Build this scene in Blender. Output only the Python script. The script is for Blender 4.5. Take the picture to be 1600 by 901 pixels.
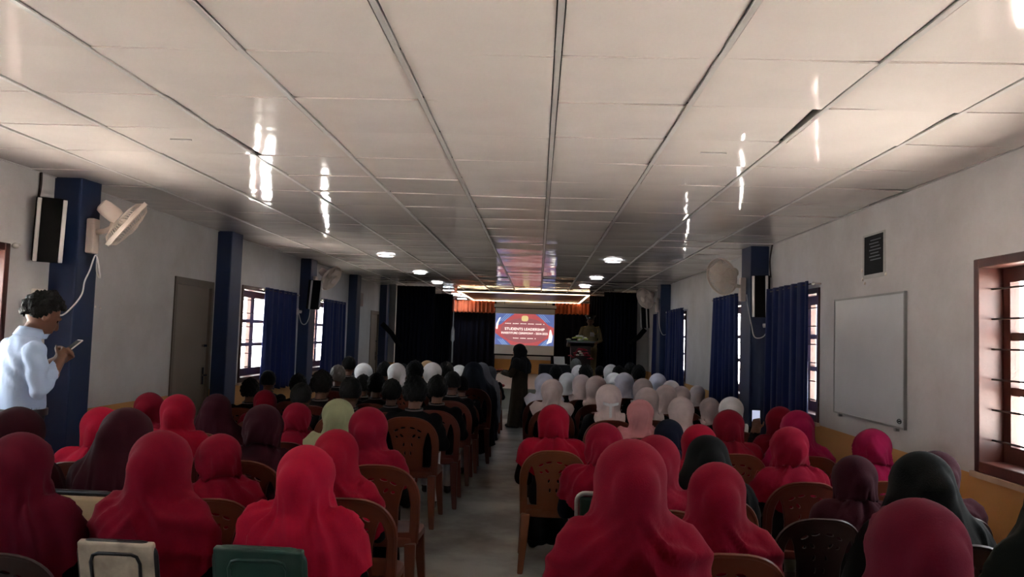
import bpy, bmesh, math, random
import numpy as np
from mathutils import Vector, Matrix
random.seed(7); RNG = np.random.default_rng(7)
PI = math.pi
for o in list(bpy.data.objects): bpy.data.objects.remove(o)
SC = bpy.context.scene; COL = SC.collection

# ------------------------------------------------------------------ camera
FPX, YAW, PIT, ROLL, CZ = 1234.8, .03469, .06012, .03224, 1.52
CH = CZ + 1.051                      # ceiling height
_f = Vector((-math.sin(YAW)*math.cos(PIT), math.cos(YAW)*math.cos(PIT), math.sin(PIT)))
_r0 = Vector((math.cos(YAW), math.sin(YAW), 0)); _u0 = _r0.cross(_f)
_r = _r0*math.cos(ROLL) + _u0*math.sin(ROLL); _u = _u0*math.cos(ROLL) - _r0*math.sin(ROLL)
EYE = Vector((0, 0, CZ))
cam = bpy.data.cameras.new('camera'); cam.sensor_fit = 'HORIZONTAL'; cam.sensor_width = 36
cam.lens = 36*FPX/1600; cam.clip_start = .05; cam.clip_end = 300
camo = bpy.data.objects.new('camera', cam); COL.objects.link(camo)
camo.matrix_world = Matrix(((_r.x, _u.x, -_f.x, 0), (_r.y, _u.y, -_f.y, 0), (_r.z, _u.z, -_f.z, CZ), (0, 0, 0, 1)))
SC.camera = camo
def ray(x, y): return _f + _r*((x-800)/FPX) - _u*((y-450.5)/FPX)
def at_x(x, y, X): d = ray(x, y); return EYE + d*(X/d.x)
def at_y(x, y, Y): d = ray(x, y); return EYE + d*(Y/d.y)
def at_z(x, y, Z): d = ray(x, y); return EYE + d*((Z-CZ)/d.z)

# ------------------------------------------------------------------ world and exposure
W = bpy.data.worlds.new('overcast_sky'); SC.world = W; W.use_nodes = True
bg = W.node_tree.nodes['Background']; bg.inputs[0].default_value = (.93, .97, 1, 1); bg.inputs[1].default_value = 1.125
sun = bpy.data.lights.new('sun', 'SUN'); sun.energy = 14; sun.angle = .02; sun.color = (1, .95, .89)
suno = bpy.data.objects.new('sun', sun); COL.objects.link(suno); suno.rotation_euler = (math.radians(24), 0, math.radians(4))
SC.view_settings.view_transform = 'Standard'; SC.view_settings.look = 'None'
SC.view_settings.gamma = 1; SC.view_settings.use_curve_mapping = False
SC.view_settings.exposure = 3.72

# ------------------------------------------------------------------ materials
def lin(c):
    return tuple((v/255/12.92 if v/255 <= .04045 else ((v/255+.055)/1.055)**2.4) for v in c)
def mat(name, col, rough=.6, metal=0, noise=0, nscale=8, bump=0, bscale=60, spec=.5, emit=0, ecol=None, sheen=0, objcol=False, coat=0):
    m = bpy.data.materials.new(name); m.use_nodes = True; nt = m.node_tree; b = nt.nodes['Principled BSDF']
    c = lin(col) + (1,)
    b.inputs['Base Color'].default_value = c; b.inputs['Roughness'].default_value = rough
    b.inputs['Metallic'].default_value = metal; b.inputs['Specular IOR Level'].default_value = spec
    if sheen: b.inputs['Sheen Weight'].default_value = sheen; b.inputs['Sheen Roughness'].default_value = .5
    if coat: b.inputs['Coat Weight'].default_value = coat
    if emit: b.inputs['Emission Color'].default_value = (lin(ecol)+(1,)) if ecol else c; b.inputs['Emission Strength'].default_value = emit
    tc = nt.nodes.new('ShaderNodeTexCoord'); src = None
    if objcol:
        oi = nt.nodes.new('ShaderNodeObjectInfo'); src = oi.outputs['Color']; nt.links.new(src, b.inputs['Base Color'])
    if noise:
        n = nt.nodes.new('ShaderNodeTexNoise'); n.inputs['Scale'].default_value = nscale; n.inputs['Detail'].default_value = 6
        nt.links.new(tc.outputs['Object'], n.inputs['Vector'])
        mr = nt.nodes.new('ShaderNodeMapRange'); mr.inputs[1].default_value = .25; mr.inputs[2].default_value = .75
        mr.inputs[3].default_value = 1-noise; mr.inputs[4].default_value = 1+noise
        nt.links.new(n.outputs[0], mr.inputs[0])
        mx = nt.nodes.new('ShaderNodeMix'); mx.data_type = 'RGBA'; mx.blend_type = 'MULTIPLY'; mx.inputs[0].default_value = 1
        if src: nt.links.new(src, mx.inputs[6])
        else: mx.inputs[6].default_value = c
        nt.links.new(mr.outputs[0], mx.inputs[7]); nt.links.new(mx.outputs[2], b.inputs['Base Color'])
    if bump:
        n2 = nt.nodes.new('ShaderNodeTexNoise'); n2.inputs['Scale'].default_value = bscale; n2.inputs['Detail'].default_value = 4
        nt.links.new(tc.outputs['Object'], n2.inputs['Vector'])
        bp = nt.nodes.new('ShaderNodeBump'); bp.inputs['Strength'].default_value = bump; bp.inputs['Distance'].default_value = .01
        nt.links.new(n2.outputs[0], bp.inputs['Height']); nt.links.new(bp.outputs[0], b.inputs['Normal'])
    return m
M = {}
M['scarf'] = mat('scarf_cloth', (150, 20, 45), .9, noise=.10, nscale=14, bump=.12, bscale=220, sheen=.03, spec=.1, objcol=True)
M['cloth'] = mat('garment_cloth', (20, 20, 22), .9, noise=.15, nscale=10, bump=.1, bscale=160, spec=.12, objcol=True)
M['skin'] = mat('skin_brown', (105, 68, 50), .55, noise=.08, nscale=12)
M['skin_fair'] = mat('skin_light', (168, 122, 98), .55, noise=.08, nscale=12)
M['trouser_white'] = mat('trouser_white', (205, 208, 212), .9, noise=.06)
M['trouser_dark'] = mat('trouser_dark', (22, 24, 32), .9, noise=.1)
M['khaki'] = mat('uniform_khaki', (112, 96, 66), .85, noise=.1)
M['shoe'] = mat('shoe_black', (14, 13, 13), .35)
M['hair'] = mat('hair_black', (11, 10, 10), .6, bump=.9, bscale=90, spec=.2)
M['hair_grey'] = mat('hair_grey', (96, 94, 92), .6, bump=.8, bscale=90)
M['eye'] = mat('eye_dark', (22, 16, 14), .2)
M['shirt_blue'] = mat('shirt_blue', (176, 196, 226), .85, noise=.04, bump=.08, bscale=200)
M['plastic'] = mat('chair_plastic', (110, 55, 28), .42, noise=.08, nscale=6, objcol=True, spec=.5)
M['tee'] = mat('tee_white', (196, 190, 186), .35, noise=.06, nscale=4)
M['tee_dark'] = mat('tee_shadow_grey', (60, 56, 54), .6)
M['navy'] = mat('pillar_navy_paint', (26, 42, 76), .5, noise=.14, nscale=3, bump=.06, bscale=30)
M['wood'] = mat('window_wood', (74, 36, 28), .42, noise=.22, nscale=9, bump=.08, bscale=40)
M['wood_red'] = mat('window_wood_varnished', (104, 52, 38), .32, noise=.2, nscale=9)
M['steel'] = mat('grille_steel', (70, 58, 52), .5, metal=.6)
M['door'] = mat('door_grey_brown', (120, 108, 96), .5, noise=.07, nscale=3)
M['door_frame'] = mat('door_frame', (98, 84, 72), .5, noise=.1)
M['chrome'] = mat('chrome', (190, 190, 190), .2, metal=1)
M['curtain'] = mat('curtain_navy', (20, 30, 72), .85, noise=.12, nscale=5, bump=.1, bscale=150, sheen=.1, spec=.15)
M['black_curtain'] = mat('stage_curtain_black', (12, 13, 24), .9, noise=.2, nscale=5, spec=.12)
M['valance'] = mat('valance_rust', (168, 78, 44), .8, noise=.15, nscale=9)
M['fanwhite'] = mat('fan_plastic', (224, 206, 194), .4, noise=.04)
M['black'] = mat('speaker_black', (20, 19, 19), .95, bump=.3, bscale=300, spec=.1)
M['alu'] = mat('speaker_aluminium', (198, 192, 186), .35, metal=.2)
M['board'] = mat('whiteboard_surface', (196, 196, 198), .22, noise=.04, nscale=4)
M['boardframe'] = mat('whiteboard_frame', (150, 148, 146), .35, metal=.6)
M['poster'] = mat('poster_black', (16, 17, 20), .7, spec=.2, noise=.2, nscale=20)
M['poster_line'] = mat('poster_line', (88, 92, 98), .5)
M['plasticfilm'] = mat('poster_sleeve', (190, 186, 182), .12, noise=.05)
M['socket'] = mat('socket_white', (222, 212, 200), .4)
M['cable'] = mat('cable_white', (222, 218, 214), .5)
M['darkcable'] = mat('cable_dark', (50, 34, 32), .6)
M['stage'] = mat('stage_tile', (160, 156, 146), .35, noise=.08, nscale=3)
M['screen'] = mat('screen_fabric', (215, 215, 215), .9)
M['lamp'] = mat('lamp_diffuser', (240, 245, 255), .5, emit=4.2, ecol=(224, 240, 255))
M['ledwarm'] = mat('led_strip_warm', (255, 230, 190), .5, emit=.9, ecol=(255, 222, 176))
M['brownceil'] = mat('stage_ceiling_brown', (96, 62, 36), .35, noise=.15, nscale=3)
M['podium'] = mat('podium_wood', (44, 26, 20), .4, noise=.2)
M['blackcloth'] = mat('table_cloth_black', (14, 14, 18), .9)
M['leaf'] = mat('leaf_green', (58, 110, 40), .6, noise=.2)
M['petal_w'] = mat('petal_white', (236, 236, 222), .6)
M['petal_y'] = mat('petal_yellow_green', (206, 220, 120), .6)
M['petal_r'] = mat('petal_red', (150, 20, 40), .6)
M['cream'] = mat('chair_cream_vinyl', (186, 166, 132), .5, noise=.08, nscale=7)
M['wornwhite'] = mat('chair_worn_paint', (168, 156, 140), .55, noise=.35, nscale=16)
M['greenmetal'] = mat('chair_green_paint', (26, 58, 50), .38, noise=.15, nscale=9)
M['tubedark'] = mat('chair_tube_dark', (44, 46, 50), .35, metal=.5)
M['white_metal'] = mat('chair_tube_light', (176, 168, 164), .35, metal=.3)
M['roof'] = mat('roof_slab', (90, 88, 86), .9)
M['ground'] = mat('ground_concrete', (204, 199, 194), .9, noise=.08, nscale=.5)
M['ledge'] = mat('window_ledge', (180, 150, 124), .7, noise=.15)
M['brass'] = mat('gold_braid', (190, 150, 70), .4, metal=.6)

def wall_mat():
    m = bpy.data.materials.new('wall_plaster_two_tone'); m.use_nodes = True; nt = m.node_tree; b = nt.nodes['Principled BSDF']
    b.inputs['Roughness'].default_value = .62; b.inputs['Specular IOR Level'].default_value = .3
    g = nt.nodes.new('ShaderNodeNewGeometry'); sx = nt.nodes.new('ShaderNodeSeparateXYZ'); nt.links.new(g.outputs['Position'], sx.inputs[0])
    n = nt.nodes.new('ShaderNodeTexNoise'); n.inputs['Scale'].default_value = 1.6; n.inputs['Detail'].default_value = 8; n.inputs['Roughness'].default_value = .65
    nt.links.new(g.outputs['Position'], n.inputs['Vector'])
    cr = nt.nodes.new('ShaderNodeValToRGB'); cr.color_ramp.elements[0].position = .28; cr.color_ramp.elements[1].position = .72
    cr.color_ramp.elements[0].color = lin((182, 176, 173))+(1,); cr.color_ramp.elements[1].color = lin((206, 202, 201))+(1,)
    nt.links.new(n.outputs[0], cr.inputs[0])
    # scuffs and flaking spots
    n2 = nt.nodes.new('ShaderNodeTexNoise'); n2.inputs['Scale'].default_value = 7; n2.inputs['Detail'].default_value = 10; n2.inputs['Roughness'].default_value = .75
    nt.links.new(g.outputs['Position'], n2.inputs['Vector'])
    c2 = nt.nodes.new('ShaderNodeValToRGB'); c2.color_ramp.elements[0].position = .66; c2.color_ramp.elements[1].position = .74
    c2.color_ramp.elements[0].color = (1, 1, 1, 1); c2.color_ramp.elements[1].color = (.74, .72, .7, 1)
    nt.links.new(n2.outputs[0], c2.inputs[0])
    mx = nt.nodes.new('ShaderNodeMix'); mx.data_type = 'RGBA'; mx.blend_type = 'MULTIPLY'; mx.inputs[0].default_value = 1
    nt.links.new(cr.outputs[0], mx.inputs[6]); nt.links.new(c2.outputs[0], mx.inputs[7])
    lt = nt.nodes.new('ShaderNodeMath'); lt.operation = 'LESS_THAN'; lt.inputs[1].default_value = .84
    nt.links.new(sx.outputs[2], lt.inputs[0])
    och = nt.nodes.new('ShaderNodeMix'); och.data_type = 'RGBA'; och.blend_type = 'MULTIPLY'; och.inputs[0].default_value = 1
    och.inputs[6].default_value = lin((196, 142, 84))+(1,); nt.links.new(c2.outputs[0], och.inputs[7])
    m2 = nt.nodes.new('ShaderNodeMix'); m2.data_type = 'RGBA'
    nt.links.new(lt.outputs[0], m2.inputs[0]); nt.links.new(mx.outputs[2], m2.inputs[6]); nt.links.new(och.outputs[2], m2.inputs[7])
    nt.links.new(m2.outputs[2], b.inputs['Base Color'])
    bp = nt.nodes.new('ShaderNodeBump'); bp.inputs['Strength'].default_value = .25; bp.inputs['Distance'].default_value = .01
    nt.links.new(n2.outputs[0], bp.inputs['Height']); nt.links.new(bp.outputs[0], b.inputs['Normal'])
    return m
M['wall'] = wall_mat()
def floor_mat():
    m = bpy.data.materials.new('floor_cement'); m.use_nodes = True; nt = m.node_tree; b = nt.nodes['Principled BSDF']
    g = nt.nodes.new('ShaderNodeNewGeometry')
    n = nt.nodes.new('ShaderNodeTexNoise'); n.inputs['Scale'].default_value = 1.3; n.inputs['Detail'].default_value = 7; n.inputs['Roughness'].default_value = .6
    nt.links.new(g.outputs['Position'], n.inputs['Vector'])
    cr = nt.nodes.new('ShaderNodeValToRGB'); e = cr.color_ramp.elements; e[0].position = .36; e[1].position = .62
    e[0].color = lin((92, 92, 90))+(1,); e[1].color = lin((152, 156, 154))+(1,)
    nt.links.new(n.outputs[0], cr.inputs[0])
    n2 = nt.nodes.new('ShaderNodeTexNoise'); n2.inputs['Scale'].default_value = .8; n2.inputs['Detail'].default_value = 3
    nt.links.new(g.outputs['Position'], n2.inputs['Vector'])
    c2 = nt.nodes.new('ShaderNodeValToRGB'); c2.color_ramp.elements[0].position = .45; c2.color_ramp.elements[1].position = .62
    c2.color_ramp.elements[0].color = (1, 1, 1, 1); c2.color_ramp.elements[1].color = (.82, .68, .56, 1)
    nt.links.new(n2.outputs[0], c2.inputs[0])
    mx = nt.nodes.new('ShaderNodeMix'); mx.data_type = 'RGBA'; mx.blend_type = 'MULTIPLY'; mx.inputs[0].default_value = 1
    nt.links.new(cr.outputs[0], mx.inputs[6]); nt.links.new(c2.outputs[0], mx.inputs[7]); nt.links.new(mx.outputs[2], b.inputs['Base Color'])
    mr = nt.nodes.new('ShaderNodeMapRange'); mr.inputs[3].default_value = .55; mr.inputs[4].default_value = .2
    nt.links.new(n.outputs[0], mr.inputs[0]); nt.links.new(mr.outputs[0], b.inputs['Roughness'])
    bp = nt.nodes.new('ShaderNodeBump'); bp.inputs['Strength'].default_value = .12; bp.inputs['Distance'].default_value = .02
    nt.links.new(n.outputs[0], bp.inputs['Height']); nt.links.new(bp.outputs[0], b.inputs['Normal'])
    return m
M['floor'] = floor_mat()
def panel_mat():
    m = mat('ceiling_pvc', (240, 229, 222), .07, noise=.035, nscale=2.5, spec=.75)
    nt = m.node_tree; b = nt.nodes['Principled BSDF']; tc = [n for n in nt.nodes if n.type == 'TEX_COORD'][0]
    w = nt.nodes.new('ShaderNodeTexNoise'); w.inputs['Scale'].default_value = 3.5; w.inputs['Detail'].default_value = 1
    g = nt.nodes.new('ShaderNodeNewGeometry'); nt.links.new(g.outputs['Position'], w.inputs['Vector'])
    bp = nt.nodes.new('ShaderNodeBump'); bp.inputs['Strength'].default_value = .16; bp.inputs['Distance'].default_value = .02
    nt.links.new(w.outputs[0], bp.inputs['Height']); nt.links.new(bp.outputs[0], b.inputs['Normal'])
    return m
M['panel'] = panel_mat()
def glass_mat():
    m = bpy.data.materials.new('window_glass'); m.use_nodes = True; nt = m.node_tree
    for n in list(nt.nodes):
        if n.type != 'OUTPUT_MATERIAL': nt.nodes.remove(n)
    out = [n for n in nt.nodes if n.type == 'OUTPUT_MATERIAL'][0]
    t = nt.nodes.new('ShaderNodeBsdfTransparent'); t.inputs[0].default_value = (.95, .96, .96, 1)
    gl = nt.nodes.new('ShaderNodeBsdfGlossy'); gl.inputs['Roughness'].default_value = .05
    mx = nt.nodes.new('ShaderNodeMixShader'); mx.inputs[0].default_value = .05
    nt.links.new(t.outputs[0], mx.inputs[1]); nt.links.new(gl.outputs[0], mx.inputs[2]); nt.links.new(mx.outputs[0], out.inputs[0])
    return m
M['glass'] = glass_mat()

# ------------------------------------------------------------------ mesh helpers
class MB:
    def __init__(s): s.v = []; s.f = []; s.m = []
    def add(s, v, f, mi=0):
        n = len(s.v); s.v += [tuple(p) for p in v]; s.f += [tuple(i+n for i in q) for q in f]; s.m += [mi]*len(f)
    def box(s, x0, x1, y0, y1, z0, z1, mi=0):
        s.add([(x0,y0,z0),(x1,y0,z0),(x1,y1,z0),(x0,y1,z0),(x0,y0,z1),(x1,y0,z1),(x1,y1,z1),(x0,y1,z1)],
              [(0,3,2,1),(4,5,6,7),(0,1,5,4),(1,2,6,5),(2,3,7,6),(3,0,4,7)], mi)
    def obox(s, c, ax, ay, az, mi=0):            # oriented box: centre and three half-axes
        c, ax, ay, az = map(Vector, (c, ax, ay, az)); v = []
        for k in (-1, 1):
            for (i, j) in ((-1,-1),(1,-1),(1,1),(-1,1)): v.append(c+ax*i+ay*j+az*k)
        s.add(v, [(0,3,2,1),(4,5,6,7),(0,1,5,4),(1,2,6,5),(2,3,7,6),(3,0,4,7)], mi)
    def tube(s, pts, r, n=8, mi=0, closed=False, rb=None):
        pts = [Vector(p) for p in pts]; k = len(pts); rings = []
        prev = None
        for i, p in enumerate(pts):
            if closed: t = pts[(i+1) % k]-pts[i-1]
            else: t = pts[min(i+1, k-1)]-pts[max(i-1, 0)]
            t.normalize()
            if prev is None:
                a = Vector((0, 0, 1)) if abs(t.z) < .9 else Vector((1, 0, 0)); nn = t.cross(a).normalized()
            else:
                nn = (prev - t*prev.dot(t)).normalized()
            prev = nn; b = t.cross(nn)
            rr = r[i] if isinstance(r, (list, tuple)) else r; r2 = rb if rb else rr
            rings.append([p+nn*(rr*math.cos(2*PI*j/n))+b*(r2*math.sin(2*PI*j/n)) for j in range(n)])
        v = [q for R in rings for q in R]; f = []
        for i in range(k if closed else k-1):
            for j in range(n):
                a, b2 = i*n+j, i*n+(j+1) % n; c, d = ((i+1) % k)*n+(j+1) % n, ((i+1) % k)*n+j
                f.append((a, b2, c, d))
        if not closed: f += [tuple(range(n-1, -1, -1)), tuple((k-1)*n+j for j in range(n))]
        s.add(v, f, mi)
    def loft(s, rings, cap=True, mi=0, closed=True):
        n = len(rings[0]); v = [p for R in rings for p in R]; f = []
        for i in range(len(rings)-1):
            for j in range(n if closed else n-1): f.append((i*n+j, i*n+(j+1) % n, (i+1)*n+(j+1) % n, (i+1)*n+j))
        if cap: f += [tuple(range(n-1, -1, -1)), tuple((len(rings)-1)*n+j for j in range(n))]
        s.add(v, f, mi)
    def ell(s, c, rx, ry, rz, n=16, m=10, mi=0):
        rings = []
        for i in range(m+1):
            a = PI*(i/m)*.996+.006; rings.append([(c[0]+rx*math.sin(a)*math.cos(2*PI*j/n), c[1]+ry*math.sin(a)*math.sin(2*PI*j/n), c[2]-rz*math.cos(a)) for j in range(n)])
        s.loft(rings, mi=mi)
    def cap(s, p0, r0, p1, r1, n=14):              # tapered capsule
        p0, p1 = Vector(p0), Vector(p1); t = (p1-p0).normalized(); pts = []; rs = []
        for k in range(5):
            a = PI/2*k/4*.97; pts.append(p0-t*r0*math.cos(a)); rs.append(max(.002, r0*math.sin(a)))
        for k in range(5):
            a = PI/2*(1-k/4)*.97; pts.append(p1+t*r1*math.cos(a)); rs.append(max(.002, r1*math.sin(a)))
        s.tube(pts, rs, n)
    def secs(s, L, n=24):                          # horizontal elliptical sections (cx,cy,z,rx,ry)
        s.loft([[(c[0]+c[3]*math.copysign(abs(math.cos(a))**.85, math.cos(a)), c[1]+c[4]*math.copysign(abs(math.sin(a))**.85, math.sin(a)), c[2]) for a in [2*PI*j/n for j in range(n)]] for c in L])
    def mesh(s, name, mats, smooth=False):
        me = bpy.data.meshes.new(name); me.from_pydata(s.v, [], s.f); me.update()
        for m in (mats if isinstance(mats, (list, tuple)) else [mats]): me.materials.append(M[m])
        me.polygons.foreach_set('material_index', s.m)
        bm = bmesh.new(); bm.from_mesh(me); bmesh.ops.recalc_face_normals(bm, faces=bm.faces); bm.to_mesh(me); bm.free()
        me.polygons.foreach_set('use_smooth', [bool(smooth)]*len(me.polygons))
        if smooth and smooth is not True: me.set_sharp_from_angle(angle=math.radians(smooth))
        return me
def new(name, me, parent=None, loc=(0,0,0), rz=0, scale=1, label=None, cat=None, group=None, kind=None, color=None):
    o = bpy.data.objects.new(name, me); COL.objects.link(o); o.location = loc
    if rz: o.rotation_euler = (0, 0, rz)
    if scale != 1: o.scale = (scale,)*3
    if parent: o.parent = parent
    if label: o['label'] = label
    if cat: o['category'] = cat
    if group: o['group'] = group
    if kind: o['kind'] = kind
    if color: o.color = color if len(color) == 4 else tuple(color)+(1,)
    return o
def bevel(me, w, seg=2):
    bm = bmesh.new(); bm.from_mesh(me)
    bmesh.ops.bevel(bm, geom=bm.edges[:], offset=w, segments=seg, affect='EDGES', profile=.6); bm.to_mesh(me); bm.free(); return me
def simple(name, fn, m, parent=None, smooth=False, bev=0, **k):
    b = MB(); fn(b); me = b.mesh(name, m, smooth)
    if bev: bevel(me, bev)
    return new(name, me, parent, **k)
def boxo(name, d, m, parent=None, bev=0, **k): return simple(name, lambda b: b.box(*d), m, parent, bev=bev, **k)
def text_mesh(name, s, size, m, depth=.001):
    cu = bpy.data.curves.new(name, 'FONT'); cu.body = s; cu.size = size; cu.align_x = 'CENTER'; cu.align_y = 'CENTER'; cu.extrude = depth; cu.resolution_u = 3
    o = bpy.data.objects.new(name, cu); COL.objects.link(o); dg = bpy.context.evaluated_depsgraph_get(); dg.update()
    me = bpy.data.meshes.new_from_object(o.evaluated_get(dg)); bpy.data.objects.remove(o); me.materials.clear(); me.materials.append(M[m]); me.name = name
    return me

# ------------------------------------------------------------------ room shell
XL, XR, Y0, Y1, ZT = -3.557, 2.443, -2.5, 23.4, 3.0
TH = .2
simple('floor', lambda b: b.box(XL-TH, XR+TH, Y0-TH, Y1+TH, -.2, 0), 'floor', kind='structure', label='blotchy grey cement floor of the hall', cat='floor')
simple('ground', lambda b: b.box(-60, 60, -60, 80, -.5, -.25), 'ground', kind='structure', label='pale concrete yard outside the windows', cat='ground')
simple('ceiling_roof_blocker', lambda b: b.box(XL-TH, XR+TH, Y0-TH, Y1+TH, ZT, ZT+.15), 'roof', kind='structure', label='unseen roof slab added above the suspended ceiling to block light', cat='roof')  # unseen slab, added to keep daylight out of the void above the panels
# openings: (y0, y1, z0, z1)
WZ0, WZ1 = .86, 2.03
LEFT_W = [(.9, 2.2), (3.85, 5.15), (9.33, 10.75), (12.25, 13.75)]
RIGHT_W = [(.6, 1.9), (3.2, 4.5), (6.95, 8.25), (9.45, 10.7), (13.15, 14.45)]
LEFT_D = [(7.58, 8.5, 0, 2.0), (16.65, 17.5, 0, 1.97)]
def wall_x(name, x0, x1, holes, label):
    b = MB(); holes = sorted(holes); y = Y0-TH
    for (a, c, z0, z1) in holes:
        b.box(x0, x1, y, a, 0, ZT)
        if z0 > 0: b.box(x0, x1, a, c, 0, z0)
        b.box(x0, x1, a, c, z1, ZT); y = c
    b.box(x0, x1, y, Y1+TH, 0, ZT)
    return new(name, b.mesh(name, 'wall'), kind='structure', label=label, cat='wall')
wall_x('wall_left', XL-TH, XL, [(a, c, WZ0, WZ1) for a, c in LEFT_W]+LEFT_D, 'white and ochre plaster wall on the left side')
wall_x('wall_right', XR, XR+TH, [(a, c, WZ0, WZ1) for a, c in RIGHT_W], 'white and ochre plaster wall on the right side')
boxo('wall_back', (XL, XR, Y1, Y1+TH, 0, ZT), 'wall', kind='structure', label='wall behind the stage', cat='wall')
b = MB(); b.box(XL, XR, Y0-TH, Y0, 0, ZT)
new('wall_front', b.mesh('wall_front', 'wall'), kind='structure', label='entrance wall behind the viewer', cat='wall')

# windows
wcount = [0]
def window(side, a, c, label):
    wcount[0] += 1
    X = XL if side < 0 else XR
    w = new('window_%d' % wcount[0], None, loc=(X, (a+c)/2, WZ0), kind='structure', label=label, cat='window')
    h = (c-a)/2; H = WZ1-WZ0; s = side
    def bx(b, x0, x1, y0, y1, z0, z1): b.box(min(s*x0, s*x1), max(s*x0, s*x1), y0, y1, z0, z1)
    b = MB(); bx(b, -.015, .19, -h, -h+.05, 0, H); bx(b, -.015, .19, h-.05, h, 0, H); bx(b, -.015, .19, -h+.05, h-.05, 0, .06); bx(b, -.015, .19, -h+.05, h-.05, H-.05, H)
    new('window_frame', bevel(b.mesh('window_frame', 'wood'), .004, 1), w)
    b = MB(); bx(b, -.03, .19, -h-.02, h+.02, -.03, 0); new('window_sill', b.mesh('window_sill', 'ledge'), w)
    y = -h+.05; W2 = (2*h-.1)/2
    for k in range(2):                              # two casements of three panes
        y0, y1 = y+k*W2, y+(k+1)*W2
        b = MB(); bx(b, .12, .17, y0, y0+.065, .06, H-.05); bx(b, .12, .17, y1-.065, y1, .06, H-.05)
        bx(b, .12, .17, y0+.065, y1-.065, .06, .15); bx(b, .12, .17, y0+.065, y1-.065, H-.13, H-.05)
        zz = [.15+(H-.28)*t for t in (0, 1/3, 2/3, 1)]
        for q in (1, 2): bx(b, .125, .165, y0+.065, y1-.065, zz[q]-.022, zz[q]+.022)
        cs = new('casement', b.mesh('casement', 'wood'), w)
        for q in range(3):
            b = MB(); bx(b, .143, .147, y0+.065, y1-.065, zz[q]+(.022 if q else 0), zz[q+1]-(.022 if q < 2 else 0))
            new('pane', b.mesh('pane', 'glass'), cs)
    for q in range(6):
        z = .06+(H-.11)*(q+.7)/6.4
        b = MB(); b.tube([(s*.06, -h+.05, z), (s*.06, h-.05, z)], .006, 6); new('grille_bar', b.mesh('grille_bar', 'steel', True), w)
for i, (a, c) in enumerate(LEFT_W): window(-1, a, c, ['left window just behind the viewer', 'brown window at the left edge behind the man', 'barred brown window left of the first navy curtain on the left wall', 'barred window behind the second left curtain'][i])
for i, (a, c) in enumerate(RIGHT_W): window(1, a, c, ['right window beside the viewer', 'barred brown window at the right edge of the picture', 'window behind the curtain next to the whiteboard', 'window behind the curtain past the right pillar', 'window behind the farthest right curtain'][i])

# doors
def door(n, a, c, z1, label):
    d = new('door_%d' % n, None, loc=(XL, (a+c)/2, 0), kind='structure', label=label, cat='door'); h = (c-a)/2
    b = MB(); b.box(-.15, .012, -h, -h+.05, 0, z1); b.box(-.15, .012, h-.05, h, 0, z1); b.box(-.15, .012, -h+.05, h-.05, z1-.07, z1)
    new('door_frame', b.mesh('door_frame', 'door_frame'), d)
    lf = boxo('door_leaf', (-.06, -.02, -h+.045, h-.045, .01, z1-.068), 'door', d, bev=.004)
    for z in (.35, 1.0, 1.62):
        boxo('hinge', (-.021, .004, -h+.035, -h+.058, z, z+.13), 'black', lf)
    hb = MB(); hb.box(-.02, -.008, h-.15, h-.115, .9, 1.08); hb.tube([(-.01, h-.13, 1.0), (.03, h-.13, 1.0), (.032, h-.22, 1.0)], .009, 8)
    new('door_handle', hb.mesh('door_handle', 'chrome', 40), lf)
    b = MB(); b.box(-.02, .005, h-.17, h-.09, 1.30, 1.325); new('door_bolt', b.mesh('door_bolt', 'chrome'), lf)
door(1, *LEFT_D[0][:2], 2.0, 'grey-brown flush door beside the second left pillar')
door(2, *LEFT_D[1][:2], 1.97, 'far brown door by the stage on the left wall')

# pillars
def pillar(x0, x1, a, c, label):
    me = MB(); me.box(x0, x1, a, c, 0, ZT-.01); m = bevel(me.mesh('pillar', 'navy'), .015, 2)
    return new('pillar', m, kind='structure', label=label, cat='pillar', group='navy painted pillars')
for i, y in enumerate((5.6, 8.55, 11.6, 14.62, 17.55)):
    pillar(XL-.01, XL+(.2 if i == 0 else .16), y, y+(.27 if i == 0 else .33), ['wide navy pillar nearest on the left carrying fan', 'navy pillar beside the grey-brown door', 'navy pillar with fan between the two left curtains', 'navy pillar after the second left curtain', 'farthest left navy pillar by the stage'][i])
for i, y in enumerate((8.5, 14.75)):
    pillar(XR-.19, XR+.01, y, y+.4, ['navy pillar on the right carrying fan and speaker', 'far right navy pillar near the stage'][i])
boxo('wall_wing', (XL, XL+.3, 17.9, 18.1, 0, ZT), 'wall', kind='structure', label='short beige wall return beside the left stage curtain', cat='wall')
boxo('wall_wing', (XR-.3, XR, 17.6, 17.8, 0, ZT), 'wall', kind='structure', label='short white wall return beside the right stage curtain', cat='wall')

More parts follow.
